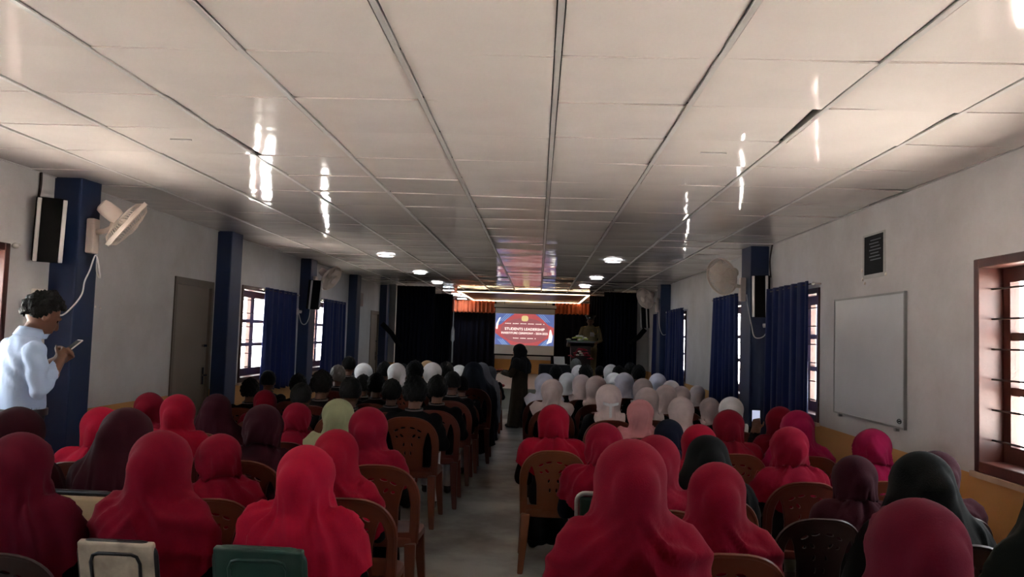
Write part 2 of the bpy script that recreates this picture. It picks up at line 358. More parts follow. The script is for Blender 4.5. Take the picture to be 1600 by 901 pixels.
# ceiling
GX0, GY0, T = -2.3567-2*.6, 2.3017, .6
ceil = new('ceiling', None, loc=(0, 0, CH), kind='structure', label='suspended ceiling of glossy pale square panels', cat='ceiling')
def panel_geo(seed):
    r = np.random.default_rng(seed); n = 5; v = []; f = []
    tx, ty = r.normal(0, .0035, 2); sag = r.uniform(-.001, .004); cw = r.normal(0, .0025, 4)
    for j in range(n):
        for i in range(n):
            u, w = i/(n-1), j/(n-1)
            z = tx*(u-.5)+ty*(w-.5) - sag*(1-(2*u-1)**2)*(1-(2*w-1)**2) + cw[0]*(1-u)*(1-w)**3+cw[1]*u*(1-w)**3+cw[2]*(1-u)*w**3+cw[3]*u*w**3
            v.append((-.284+.568*u, -.2965+.593*w, z))
    m = len(v); v += [(x, y, z+.008) for x, y, z in v]
    for j in range(n-1):
        for i in range(n-1):
            a = j*n+i; f.append((a, a+n, a+n+1, a+1)); f.append((m+a, m+a+1, m+a+n+1, m+a+n))
    ed = [i for i in range(n)]+[n-1+n*j for j in range(1, n)]+[n*n-1-i for i in range(1, n)]+[n*(n-1-j) for j in range(1, n-1)]
    for k in range(len(ed)): a, c = ed[k], ed[(k+1) % len(ed)]; f.append((a, c, m+c, m+a))
    return v, f
PV = []
for s in range(10):
    b = MB(); b.add(*panel_geo(s)); PV.append(b.mesh('ceiling_panel', 'panel', 40))
shift = {(3, 3): (.022, 0, -.03), (7, 2): (-.025, 0, -.035), (9, 5): (-.03, 0, .02), (2, 6): (.0, .0, .012)}
far = MB()
for j in range(-8, 35):
    for i in range(10):
        x, y = GX0+(i+.5)*T, GY0+(j+.5)*T
        if 0 <= j < 30:
            o = new('ceiling_panel', PV[(i*7+j*3+(i*j) % 5) % 10], ceil, loc=(x, y, 0))
            if (i*3+j*5) % 4 == 1: o.rotation_euler = (0, 0, PI)
            if (i, j) in shift: dx, dy, rr = shift[(i, j)]; o.location.x += dx; o.rotation_euler[2] += rr
        else:
            v, f = panel_geo(i*50+j+900); far.add([(p[0]+x, p[1]+y, p[2]) for p in v], f)
new('ceiling_panel_field', far.mesh('ceiling_panel_field', 'panel', 40), ceil, kind='stuff')
for i in range(11):
    b = MB(); x = GX0+i*T
    b.box(-.011, .011, Y0, Y1, -.006, .001); b.box(-.002, .002, Y0, Y1, .001, .035)
    new('tee_bar', b.mesh('tee_bar', 'tee'), ceil, loc=(x, 0, 0))
ct = MB(); ct.box(XL, XR, -.008, .008, .012, .016); ctm = ct.mesh('cross_tee', 'tee_dark')  # tees coloured dark so the cross joints look like shaded gaps
for j in range(-8, 36): new('cross_tee', ctm, ceil, loc=(0, GY0+j*T, 0))
cf = MB()                                            # loose fixing clips and broken strips on the ceiling
for (px, py, l, a) in ((283, 217, .12, .1), (1115, 238, .14, -.1)):
    p = at_z(px, py, CH-.004)
    b = MB(); b.obox((0, 0, 0), (l/2, .01*a, 0), (0, .006, 0), (0, 0, .003)); new('ceiling_clip', b.mesh('ceiling_clip', 'tee'), ceil, loc=(p.x, p.y, -.008))

# stage
simple('stage_platform', lambda b: (b.box(XL, XR, 16.6, Y1, 0, .40), b.box(XL, XR, 16.57, Y1, .40, .43)), 'stage', kind='structure', label='low pale tiled stage platform at the far end', cat='stage')
def stage_light_frame():
    t = new('stage_light_frame', None, loc=(-.37, 20.75, CH-.01), label='rectangular warm glowing strip light frame above the stage', cat='strip light')
    bs = [(-1.54, 1.54, -2.36, -2.33), (-1.54, 1.54, 2.1, 2.13), (-1.54, -1.51, -2.33, 2.1), (1.51, 1.54, -2.33, 2.1)]
    for d in bs:
        boxo('light_strip', d+(-.045, -.03), 'ledwarm', t); boxo('strip_channel', (d[0]-.02, d[1]+.02, d[2]-.02, d[3]+.02, -.03, -.001), 'brownceil', t)
stage_light_frame()
boxo('ceiling_stage_panel', (-1.85, 1.1, 18.46, 23.0, CH-.025, CH-.012), 'brownceil', kind='structure', label='brown ceiling panel framed by the strip light', cat='ceiling')

# ceiling lamps
def downlight(px, py, label, sq=False):
    p = at_z(px, py, CH-.012)
    t = new('downlight', None, loc=(p.x, p.y, CH-.012), label=label, cat='ceiling light', group='ceiling downlights')
    b = MB(); n = 28; R = .115
    if sq: b.box(-.13, .13, -.13, .13, -.02, 0)
    else: b.loft([[(r*math.cos(2*PI*k/n), r*math.sin(2*PI*k/n), z) for k in range(n)] for r, z in ((R, 0), (R, -.012), (R-.012, -.02), (R-.02, -.012))], cap=False)
    new('lamp_rim', b.mesh('lamp_rim', 'fanwhite', 40), t)
    b = MB()
    if sq: b.box(-.115, .115, -.115, .115, -.024, -.0205)
    else: b.loft([[(r*math.cos(2*PI*k/n), r*math.sin(2*PI*k/n), z) for k in range(n)] for r, z in ((R-.02, -.01), (R-.022, -.016), (.05, -.019), (.004, -.02))])
    new('lamp_diffuser', b.mesh('lamp_diffuser', 'lamp', True), t)
for px, py, l in ((603, 398, 'nearest round ceiling downlight on the left'), (656, 425.5, 'second round ceiling downlight on the left'), (683, 441, 'third round ceiling downlight on the left'),
                  (712, 460, 'round ceiling downlight above the left stage curtain'), (958, 407, 'nearest round ceiling downlight on the right'), (932, 434, 'second round ceiling downlight on the right'), (914, 447, 'third round ceiling downlight on the right')):
    downlight(px, py, l)
downlight(701, 452, 'small square ceiling light left of the glowing frame', True); downlight(722, 465.5, 'farthest square ceiling light above the rust valance', True)

# window curtains
def cloth_sheet(w, h, folds, amp, seed, flare=0, nu=90, nv=10, thick=.006):
    r = np.random.default_rng(seed); ph = r.uniform(0, 6, 4); v = []; f = []
    for side in (0, 1):
        for j in range(nv+1):
            t = j/nv
            for i in range(nu+1):
                u = i/nu
                a = amp*(.55+.45*t)
                y = a*math.sin(2*PI*folds*u+ph[0]+.5*math.sin(3*u*PI+ph[1])) + .35*a*math.sin(2*PI*folds*1.7*u+ph[2]+1.2*t)
                x = (u-.5)*w*(1+flare*t)+.25*a*math.cos(2*PI*folds*u+ph[3])
                v.append((x, y+(thick if side else 0), -h*t-.012*math.sin(2*PI*folds*u)*t))
    n = (nu+1)*(nv+1)
    for j in range(nv):
        for i in range(nu):
            a = j*(nu+1)+i; f.append((a, a+1, a+nu+2, a+nu+1)); f.append((n+a, n+a+nu+1, n+a+nu+2, n+a+1))
    for i in range(nu): a = nv*(nu+1)+i; f.append((a, a+1, n+a+1, n+a)); f.append((i+1, i, n+i, n+i+1))
    for j in range(nv):
        for e in (0, nu): a = j*(nu+1)+e; f.append((a, a+nu+1, n+a+nu+1, n+a))
    return v, f
def curtain(side, a, c, z1, z0, label, seed, flare=.04):
    X = (XL+.07) if side < 0 else (XR-.07)
    t = new('window_curtain', None, loc=(X, (a+c)/2, z1), rz=PI/2, label=label, cat='curtain', group='navy window curtains')
    b = MB(); b.add(*cloth_sheet(c-a, z1-z0, 6.5, .028, seed, flare)); new('curtain_cloth', b.mesh('curtain_cloth', 'curtain', True), t)
    b = MB(); h = (c-a)/2+.1; b.tube([(-h, 0, -.03), (h, 0, -.03)], .006, 8); new('curtain_rod', b.mesh('curtain_rod', 'steel', True), t)
    for e in (-h, h):
        b = MB(); b.ell((e, 0, -.03), .018, .014, .014, 10, 6)
        b.tube([(e, 0, -.03), (e, side*.07*(-1), -.03)], .006, 6); new('rod_bracket', b.mesh('rod_bracket', 'socket', True), t)
curtain(-1, 9.98, 11.25, 2.04, .72, 'navy curtain beside the barred window on the left wall', 1)
curtain(-1, 12.75, 14.12, 2.03, .72, 'farther navy curtain on the left wall behind the fan', 2)
curtain(1, 7.03, 8.3, 2.09, .72, 'navy curtain beside the whiteboard on the right wall', 3)
curtain(1, 9.55, 10.8, 2.12, .72, 'navy curtain flaring below on the right past the pillar', 4, .16)
curtain(1, 13.12, 14.65, 2.08, .72, 'narrow-looking navy curtain before the far right pillar', 5)
curtain(1, 15.35, 16.4, 2.06, .72, 'farthest navy curtain next to the stage on the right', 6)

# stage curtains, valance
def stage_curtain(x0, x1, y, z1, z0, m, label, seed, folds=9, amp=.05, nm='stage_curtain', cat='curtain'):
    b = MB(); b.add(*cloth_sheet(x1-x0, z1-z0, folds, amp, seed))
    return new(nm, b.mesh(nm, m, True), loc=((x0+x1)/2, y, z1), label=label, cat=cat)
stage_curtain(at_y(620, 450, 17.1).x, at_y(680, 450, 17.1).x, 17.1, CH-.03, .45, 'black_curtain', 'black stage wing curtain on the left next to the far pillar', 11)
stage_curtain(at_y(676, 450, 17.6).x, at_y(708, 450, 17.6).x, 17.6, CH-.16, .45, 'black_curtain', 'inner black wing curtain left of the rust valance', 12)
stage_curtain(at_y(922, 450, 18.9).x, at_y(958, 450, 18.9).x, 18.9, CH-.03, .45, 'black_curtain', 'inner black wing curtain behind the uniformed speaker', 13)
stage_curtain(at_y(944, 450, 17.2).x, at_y(996, 450, 17.2).x, 17.2, CH-.03, .45, 'black_curtain', 'black stage wing curtain on the right by the wall', 14)
stage_curtain(at_y(690, 450, 23.1).x, at_y(776, 450, 23.1).x, 23.1, CH-.05, .45, 'black_curtain', 'black backdrop curtain left of the projection screen', 15)
stage_curtain(at_y(864, 450, 23.1).x, at_y(960, 450, 23.1).x, 23.1, CH-.05, .45, 'black_curtain', 'black backdrop curtain right of the projection screen', 16)
stage_curtain(-2.55, -1.26, 22.85, CH-.05, 2.17, 'valance', 'rust gathered valance left of the projection screen', 17, 11, .03, 'valance', 'valance')
stage_curtain(.47, 1.62, 22.85, CH-.05, 2.2, 'valance', 'rust gathered valance right of the projection screen', 18, 10, .03, 'valance', 'valance')
def tie(pts, label):
    b = MB(); b.tube(pts, .022, 6, rb=.06); new('curtain_tie', b.mesh('curtain_tie', 'black', True), label=label, cat='tie')
tie([at_y(597, 505, 17.05), at_y(612, 521, 17.03), at_y(626, 543, 17.0)], 'dark tie-back band slanting to the left stage curtain')
tie([at_y(1008, 514, 17.1), at_y(998, 526, 17.1), at_y(984, 536, 17.1)], 'dark tie-back band slanting to the right stage curtain')
p0, p1 = at_y(708, 509, 17.45), at_y(706, 566, 17.45)
b = MB(); b.tube([(p0.x, p0.y+.05, CH), p0, p0.lerp(p1, .12), p0.lerp(p1, .38), p0.lerp(p1, .45), p1], [.004, .012, .035, .04, .016, .018], 8); new('rolled_cloth', b.mesh('rolled_cloth', 'trouser_white', True), label='narrow rolled white cloth hanging against the black curtain', cat='cloth')

# projection screen
def emat(name, c, e): return mat(name, c, .8, emit=e, ecol=c)
for k, c in dict(s_red=(204, 98, 100), s_dred=(172, 104, 110), s_blue=(104, 122, 184), s_lblue=(140, 170, 220), s_gold=(250, 226, 160), s_white=(255, 250, 240), s_grey=(176, 172, 176)).items():
    M[k] = emat('projected_'+k[2:], c, .055 if k != 's_white' else .12)
SY = 22.7
tl, tr, bl, br = at_y(774, 479, SY), at_y(866, 484, SY), at_y(772.5, 554, SY), at_y(866, 557, SY)
sx0, sx1, sz1, sz0 = (tl.x+bl.x)/2, (tr.x+br.x)/2, (tl.z+tr.z)/2, (bl.z+br.z)/2
scw = (sx1-sx0)/2; scx = (sx0+sx1)/2
scr = new('projection_screen', None, loc=(scx, SY, sz0), label='projection screen showing a red and blue leadership ceremony slide', cat='screen')
H = sz1-sz0
boxo('screen_fabric', (-scw, scw, -.004, .004, .03, H), 'screen', scr)
simple('bottom_bar', lambda b: b.tube([(-scw-.02, 0, .015), (scw+.02, 0, .015)], .022, 8), 'black', scr, smooth=40)
boxo('screen_casing', (-scw-.04, scw+.04, -.05, .05, H, H+.1), 'screen', scr, bev=.01)
for e in (-.6, .6): simple('hanging_cord', lambda b: b.tube([(e, 0, H+.09), (e, 0, CH-sz0-.03)], .006, 6), 'black', scr)
boxo('casing_edge', (-scw-.04, scw+.04, -.053, -.05, H-.012, H+.012), 'black', scr)
hz0, hz1 = H*.22, H*.88; sw = scw*.985
pic = boxo('projected_slide', (-sw, sw, -.0065, -.0045, hz0, hz1), 's_red', scr)
def poly(name, pts, m, y=-.008):
    b = MB(); b.add([(x, y, z) for x, z in pts]+[(x, y+.0012, z) for x, z in pts], [tuple(range(len(pts)))]+[tuple(reversed(range(len(pts), 2*len(pts))))])
    return new(name, b.mesh(name, m), pic)
for s in (-1, 1):
    poly('slide_corner', [(s*sw, hz1), (s*sw*.35, hz1), (s*sw*.62, hz1-.16), (s*sw*.8, hz1-.3), (s*sw, hz1-.38)], 's_blue')
    poly('slide_corner', [(s*sw, hz0), (s*sw*.45, hz0), (s*sw*.62, hz0+.12), (s*sw*.82, hz0+.22), (s*sw, hz0+.33)], 's_blue')
    for k in range(3):
        o = .06*k
        poly('slide_stripe', [(s*(sw*.44+o), hz1), (s*(sw*.46+o+.012), hz1), (s*(sw*.70+o+.02), hz1-.22), (s*(sw*.69+o), hz1-.22)], 's_lblue', -.0095)
        poly('slide_stripe', [(s*(sw*.55+o), hz0), (s*(sw*.59+o+.016), hz0), (s*(sw*.76+o+.02), hz0+.16), (s*(sw*.74+o), hz0+.16)], 's_lblue', -.0095)
    poly('slide_ribbon', [(s*sw*x, hz0+(hz1-hz0)*z) for x, z in (((.93, .5), (.98, .5), (.97, .68), (.88, .85), (.82, .88), (.9, .7)) if s < 0 else ((.86, .5), (.9, .52), (.96, .3), (.93, .12), (.76, .06), (.82, .2)))], 's_white', -.0098)
poly('slide_ellipse', [(sw*.82*math.cos(a), (hz0+hz1)/2-.03+(hz1-hz0)*.40*math.sin(a)) for a in [2*PI*k/28 for k in range(28)]], 's_dred', -.0090)
poly('slide_emblem', [(sw*.115*math.copysign(abs(math.cos(a))**.6, math.cos(a)), hz0+(hz1-hz0)*.855+.082*math.copysign(abs(math.sin(a))**.6, math.sin(a))) for a in [2*PI*k/20 for k in range(20)]], 's_gold', -.0105)
def slide_text(s, z, wid, size):
    me = text_mesh('slide_lettering', s, size, 's_white'); o = new('slide_lettering', me, pic, loc=(0, -.0115, z)); o.rotation_euler = (PI/2, 0, 0)
    wd = max(v.co.x for v in me.vertices)-min(v.co.x for v in me.vertices); o.scale = (wid/wd, 1, 1)
slide_text('STUDENTS LEADERSHIP', hz0+(hz1-hz0)*.51, sw*1.36, .105)
slide_text('INVESTITURE CEREMONY - 2024-2025', hz0+(hz1-hz0)*.38, sw*1.58, .085)
for z, n, w in ((.685, 26, 1.3), (.22, 16, .74)):
    for k in range(n):
        if k % 5 == 4: continue
        x = (k/(n-1)-.5)*sw*w; poly('slide_mark', [(x-.011, hz0+(hz1-hz0)*z-.008), (x+.013, hz0+(hz1-hz0)*z-.008), (x+.013, hz0+(hz1-hz0)*z+.010), (x-.011, hz0+(hz1-hz0)*z+.010)], 's_white', -.0105)

# ------------------------------------------------------------------ wall fans
def wall_fan(base, out, axis, label, cat='fan', R=.2):
    """base: mount point on the pillar; out: unit vector away from the pillar; axis: blowing direction"""
    base, out, ax = Vector(base), Vector(out).normalized(), Vector(axis).normalized()
    t = new('wall_fan', None, loc=base, label=label, cat=cat, group='white wall fans')
    up = Vector((0, 0, 1)); sd = out.cross(up)
    b = MB(); b.obox(out*.03+up*-.03, sd*.045, up*.13, out*.03); new('wall_bracket', bevel(b.mesh('wall_bracket', 'fanwhite'), .015, 2), t)
    mc = out*.19+up*.13; b = MB(); b.tube([out*.05, out*.12+up*.01, out*.17+up*.04, mc], [.022, .02, .018, .022], 10); new('arm', b.mesh('arm', 'fanwhite', True), t)
    q = ax.to_track_quat('Z', 'Y').to_matrix()
    def ring(r, z, n=24): return [mc+q @ Vector((r*math.cos(2*PI*k/n), r*math.sin(2*PI*k/n), z)) for k in range(n)]
    b = MB(); b.loft([ring(.03, -.125), ring(.05, -.115), ring(.058, -.08), ring(.06, 0), ring(.052, .03)]); new('motor', b.mesh('motor', 'fanwhite', 50), t)
    g = MB(); zc = .10
    for r, z in ((R, zc), (R*1.01, zc+.012), (R*1.01, zc-.012)): g.tube(ring(r, z, 32), .005, 6, closed=True)
    g.loft([ring(R*1.012, zc-.014, 32), ring(R*1.02, zc, 32), ring(R*1.012, zc+.014, 32)], cap=False)
    for sg in (-1, 1):
        for k in range(54):
            a = 2*PI*k/54
            def pt(r, z): return mc+q @ Vector((r*math.cos(a+.25*(1-r/R)), r*math.sin(a+.25*(1-r/R)), z))
            g.tube([pt(R, zc), pt(R*.8, zc+sg*.045), pt(R*.45, zc+sg*.06), pt(.045, zc+sg*.062)], .0028, 4)
        for r in (.5, .8): g.tube(ring(R*r, zc+sg*(.058 if r < .6 else .046), 24), .0022, 4, closed=True)
    new('grille', g.mesh('grille', 'fanwhite', True), t)
    b = MB(); b.loft([ring(.05, zc+.055), ring(.05, zc+.066), ring(.03, zc+.072)]); new('grille_badge', b.mesh('grille_badge', 'fanwhite', 40), t)
    b = MB(); b.loft([ring(.03, .05, 16), ring(.03, .12, 16)]); new('hub', b.mesh('hub', 'fanwhite', 40), t)
    for k in range(3):
        a0 = 2*PI*k/3; v = []; 
        for j in range(6):
            r = .03+(R-.045)*j/5; wd = .35+.35*math.sin(PI*j/6)
            for e, zz in ((-wd, -.016), (wd, .016)):
                for th in (0, .003): v.append(mc+q @ Vector((r*math.cos(a0+e), r*math.sin(a0+e), zc-.01+zz+th)))
        f = []
        for j in range(5):
            a = 4*j; c = a+4; f += [(a, a+2, c+2, c), (a+1, c+1, c+3, a+3), (a, c, c+1, a+1), (a+2, a+3, c+3, c+2)]
        bb = MB(); bb.add(v, f); new('blade', bb.mesh('blade', 'fanwhite', True), t)
    return t
PX = XL+.2
pf = at_x(150, 368, PX+.0)
wall_fan((PX, 5.73, 2.19), (1, 0, 0), (.68, .42, -.58), 'white wall fan on the nearest left pillar tilted downward', R=.205)
wall_fan((XL+.16, 11.75, 2.22), (1, 0, 0), (.80, -.25, -.55), 'white wall fan on the left pillar between curtains')
wall_fan((XR-.19, 8.72, 2.14), (-1, 0, 0), (-.80, -.52, -.30), 'white wall fan on the right pillar facing the audience')
wall_fan((XR-.19, 14.95, 2.22), (-1, 0, 0), (-.75, -.5, -.42), 'small far white wall fan on the far right pillar')
def cable(pts, label, m='cable', r=.006, nm='fan_cable'):
    P = [Vector(p) for p in pts]; out = []
    for i in range(len(P)-1):                       # Catmull-Rom
        a, b_, c, d = P[max(i-1, 0)], P[i], P[i+1], P[min(i+2, len(P)-1)]
        for k in range(8):
            t = k/8; out.append(.5*((2*b_)+(c-a)*t+(2*a-5*b_+4*c-d)*t*t+(3*b_-a-3*c+d)*t**3))
    out.append(P[-1]); b = MB(); b.tube(out, r, 6); return new(nm, b.mesh(nm, m, True), label=label, cat='cable')
fx = PX+.012
cable([(fx+.05, 5.75, 2.03), (fx+.05, 5.76, 1.9), (fx+.09, 5.74, 1.86), (fx+.06, 5.72, 2.02), (fx+.03, 5.7, 1.9), (fx+.01, 5.68, 1.82), (fx+.005, 5.66, 1.72), (fx-.02, 5.585, 1.62), (XL+.12, 5.585, 1.565), (XL+.05, 5.585, 1.6), (XL+.035, 5.56, 1.68)], 'white cable looping from the nearest left fan to its socket')
cable([(XL+.17, 11.7, 2.1), (XL+.175, 11.62, 1.9), (XL+.165, 11.59, 1.7), (XL+.12, 11.58, 1.6), (XL+.06, 11.57, 1.62), (XL+.03, 11.5, 1.78)], 'white cable drooping below the far left fan')
cable([(XR-.2, 8.62, 2.05), (XR-.2, 8.55, 1.9), (XR-.18, 8.485, 1.72), (XR-.15, 8.485, 1.6), (XR-.09, 8.485, 1.585), (XR-.04, 8.47, 1.62), (XR-.03, 8.40, 1.7)], 'white cable drooping from the near right fan to its socket')
cable([(XR-.2, 14.85, 2.1), (XR-.2, 14.74, 1.8), (XR-.14, 14.74, 1.64), (XR-.06, 14.73, 1.66), (XR-.03, 14.68, 1.76)], 'white cable drooping beside the far right pillar')
def socket(x, y, z, s, label, w=.05):
    t = new('wall_socket', None, loc=(x, y, z), label=label, cat='socket')
    boxo('socket_plate', (min(0, s*.03), max(0, s*.03), -w, w, -.045, .045), 'socket', t, bev=.006)
    b = MB(); b.tube([(s*.03, w*.4, 0), (s*.075, w*.4, -.005)], .022, 8); new('plug', b.mesh('plug', 'socket', 40), t)
socket(XL, 5.48, 1.70, 1, 'white socket box under the left column speaker', .07)
socket(XL, 11.48, 1.78, 1, 'white socket beside the far left fan cable')
socket(XR, 8.40, 1.72, -1, 'white socket below the right column speaker')
socket(XR, 14.66, 1.78, -1, 'white socket by the far right pillar')
# column speakers
def speaker(p, face, label, w=.095, h=.215, d=.07):
    p, n = Vector(p), Vector(face).normalized(); up = Vector((0, 0, 1)); s = n.cross(up).normalized(); up = s.cross(n)
    t = new('column_speaker', None, loc=p, label=label, cat='speaker', group='column loudspeakers')
    b = MB(); b.obox(-n*d*.5, s*w, up*h, n*d*.5); new('speaker_box', bevel(b.mesh('speaker_box', 'black'), .006, 1), t)
    b = MB(); b.obox(n*.004, s*(w-.03), up*(h-.01), n*.004); new('speaker_grille', b.mesh('speaker_grille', 'black'), t)
    for e in (-1, 1):
        b = MB(); b.obox(s*e*(w-.014)+n*.006, s*.013, up*(h-.004), n*.008); new('side_rail', bevel(b.mesh('side_rail', 'alu'), .003, 1), t)
    b = MB(); b.obox(-n*(d+.03), s*.02, up*.06, n*.03); new('mount', b.mesh('mount', 'black'), t)
speaker((XL+.14, 5.36, 2.15), (.62, -.75, -.16), 'column speaker with pale rails beside the nearest left pillar', .092, .225)
speaker((XL+.27, 11.5, 2.03), (.7, -.7, -.12), 'small black column speaker below the far left fan')
speaker((XR-.12, 8.38, 2.02), (-.55, -.83, -.05), 'column speaker on the right pillar beside the fan', .085, .22)
speaker((XR-.2, 16.9, 2.0), (-.7, -.7, -.1), 'far black speaker beside the right stage curtain', .09, .22)
cable([(XL+.015, 5.40, 2.37), (XL+.02, 5.41, 2.47), (XL+.012, 5.42, CH)], 'dark cable from the left speaker up to the ceiling', 'darkcable', .009, 'speaker_cable')
cable([(XR-.02, 8.36, 2.22), (XR-.03, 8.36, 2.4), (XR-.012, 8.34, CH)], 'dark cable from the right speaker up to the ceiling', 'darkcable', .009, 'speaker_cable')
b = MB(); b.ell((XL+.02, 5.19, 2.02), .02, .03, .02, 10, 6); b.tube([(XL, 5.19, 2.02), (XL+.05, 5.2, 2.03)], .008, 6); new('wall_hook', b.mesh('wall_hook', 'alu', True), label='small metal hook on the left wall by the speaker', cat='hook')
for k, (px, py) in enumerate(((149, 479), (157, 481))):
    p = at_x(px, py, PX+.004); b = MB(); b.ell((0, 0, 0), .006, .009, .009, 8, 6); new('wall_plug', b.mesh('wall_plug', 'socket', True), loc=p, label=('left' if k == 0 else 'right')+' one of two tiny white screw plugs on the nearest left pillar', cat='screw', group='pillar screw plugs')

# whiteboard, poster, picture
wb = new('whiteboard', None, loc=(XR, 5.95, .985), label='blank whiteboard with thin metal frame on the right wall', cat='whiteboard')
boxo('board_panel', (-.016, 0, -.61, .61, .01, .91), 'board', wb)
for d in ((-.61, .61, 0, .015), (-.61, .61, .905, .92), (-.625, -.61, 0, .92), (.61, .625, 0, .92)): boxo('frame_bar', (-.022, 0)+d, 'boardframe', wb, bev=.002)
b = MB(); b.tube([(-.0175, -.55+.03*math.cos(a), .05+.014*math.sin(a)) for a in [2*PI*k/14 for k in range(14)]], .003, 5, closed=True); b.box(-.018, -.016, -.568, -.532, .045, .055); new('maker_mark', b.mesh('maker_mark', 'poster'), wb)
for e in (-.5, .5): boxo('clip', (-.026, 0, e-.015, e+.015, -.02, .004), 'boardframe', wb)
po = new('wall_poster', None, loc=(XR, 5.84, 2.06), label='small black poster in clear sleeve above the whiteboard', cat='poster')
boxo('poster_sleeve', (-.003, 0, -.185, .205, -.03, .30), 'plasticfilm', po); boxo('poster_sheet', (-.006, -.003, -.15, .17, .0, .285), 'poster', po)
for k in range(7): boxo('poster_line', (-.007, -.006, -.12+.02*(k % 3), .06+.02*(k % 2), .10+.024*k, .108+.024*k), 'poster_line', po)
for y, z in ((.16, -.06), (.2, -.03), (-.2, -.02), (.21, .04)):
    b = MB(); b.ell((-.006, y, z), .006, .012, .014, 8, 5); new('sticky_tack', b.mesh('sticky_tack', 'socket', True), po)
pc = new('wall_picture', None, loc=(XL, 15.6, 2.02), label='small brown framed picture on the far left wall', cat='picture')
boxo('picture_frame', (0, .02, -.2, .2, 0, .26), 'wood', pc, bev=.004); boxo('picture_sheet', (.02, .023, -.17, .17, .03, .23), 'podium', pc)

# ------------------------------------------------------------------ podium, table, stage things
def flower(b, c, r, mi, seed):
    rr = random.Random(seed)
    for k in range(7):
        a = 2*PI*k/7; d = Vector((math.cos(a), math.sin(a), .25)); pc_ = Vector(c)+d*r*.55
        b.ell(pc_, r*.48, r*.48, r*.3, 8, 5, mi)
    b.ell(Vector(c)+Vector((0, 0, r*.3)), r*.35, r*.35, r*.3, 8, 5, mi)
pd0, pd1 = at_y(890, 540, 17.6), at_y(924, 540, 17.6); pcx = (pd0.x+pd1.x)/2
pd = new('podium', None, loc=(pcx, 17.6, .43), label='dark wooden podium with flowers where the officer stands', cat='podium')
b = MB(); b.loft([[(-.24, -.18, 0), (.24, -.18, 0), (.24, .18, 0), (-.24, .18, 0)], [(-.2, -.14, .1), (.2, -.14, .1), (.2, .16, .1), (-.2, .16, .1)], [(-.22, -.16, .92), (.22, -.16, .92), (.22, .18, .92), (-.22, .18, .92)]]); new('podium_body', b.mesh('podium_body', 'podium'), pd)
b = MB(); b.obox((0, 0, .965), (.3, 0, 0), (0, .22, -.05), (0, .005, .02)); new('podium_top', b.mesh('podium_top', 'podium'), pd)
b = MB(); b.tube([(-.1, .1, .95), (-.1, .06, 1.12), (-.1, .1, 1.26)], .007, 6); b.ell((-.1, .11, 1.28), .018, .018, .03, 8, 6); new('microphone', b.mesh('microphone', 'black', True), pd)
rr = random.Random(3)
for k in range(26):
    a = rr.uniform(-.24, .24); z = .86-.9*a*a*3+rr.uniform(-.10, .05); gb = MB()
    flower(gb, (a, -.18, z-.04), .045, 0, k); new('garland_rosette', gb.mesh('garland_rosette', 'petal_r', True), pd)
for k, (x, z) in enumerate(((-.03, .80), (-.07, .72), (.03, .72), (.0, .76))):
    b = MB(); flower(b, (x, -.235, z), .042, 0, k); new('garland_flower', b.mesh('garland_flower', 'petal_w', True), pd)
bq = new('flower_bouquet', None, loc=(pcx-.04, 17.52, 1.44), label='bouquet of white and yellow-green flowers on the podium', cat='flowers')
for k in range(13):
    a = rr.uniform(0, 2*PI); r = rr.uniform(.02, .2); z = .10-r*.35+rr.uniform(0, .04)
    b = MB(); flower(b, (r*math.cos(a)*1.15, r*math.sin(a)*.6, z), .055, 0, k); new('bloom', b.mesh('bloom', 'petal_w' if k % 3 else 'petal_y', True), bq)
for k in range(9):
    a = 2*PI*k/9; b = MB(); c = Vector((.2*math.cos(a), .13*math.sin(a), .02)); b.ell(c, .07, .03, .012, 8, 5); new('leaf', b.mesh('leaf', 'leaf', True), bq)
t0, t1 = at_y(842, 569, 16.9), at_y(904, 569, 16.9)
tb = new('cloth_table', None, loc=((t0.x+t1.x)/2, 16.95, .43), label='table under black cloth at the stage front', cat='table'); hw = (t1.x-t0.x)/2
b = MB(); n = 40; rings = []
for z, o in ((0, .04), (.25, .02), (.5, .003), (.515, -.01)):
    R = []
    for k in range(n):
        a = 2*PI*k/n; cx, cy = math.cos(a), math.sin(a); w = 1+o+(.02 if z < .3 else .005)*math.sin(k*2.1)*(.5-z)*2
        R.append((hw*w*math.copysign(abs(cx)**.4, cx), .3*w*math.copysign(abs(cy)**.4, cy), z))
    rings.append(R)
b.loft(rings); new('table_cloth', b.mesh('table_cloth', 'blackcloth', 50), tb)
lp = new('laptop', None, loc=(at_y(876, 566, 16.85).x, 16.9, .95), rz=.25, label='pale open laptop on the black cloth table', cat='laptop')
boxo('keyboard_base', (-.12, .12, -.09, .09, 0, .015), 'alu', lp, bev=.003); b = MB(); b.obox((0, .11, .085), (.12, 0, 0), (0, .025, .08), (0, .004, 0)); new('laptop_lid', b.mesh('laptop_lid', 'alu'), lp)

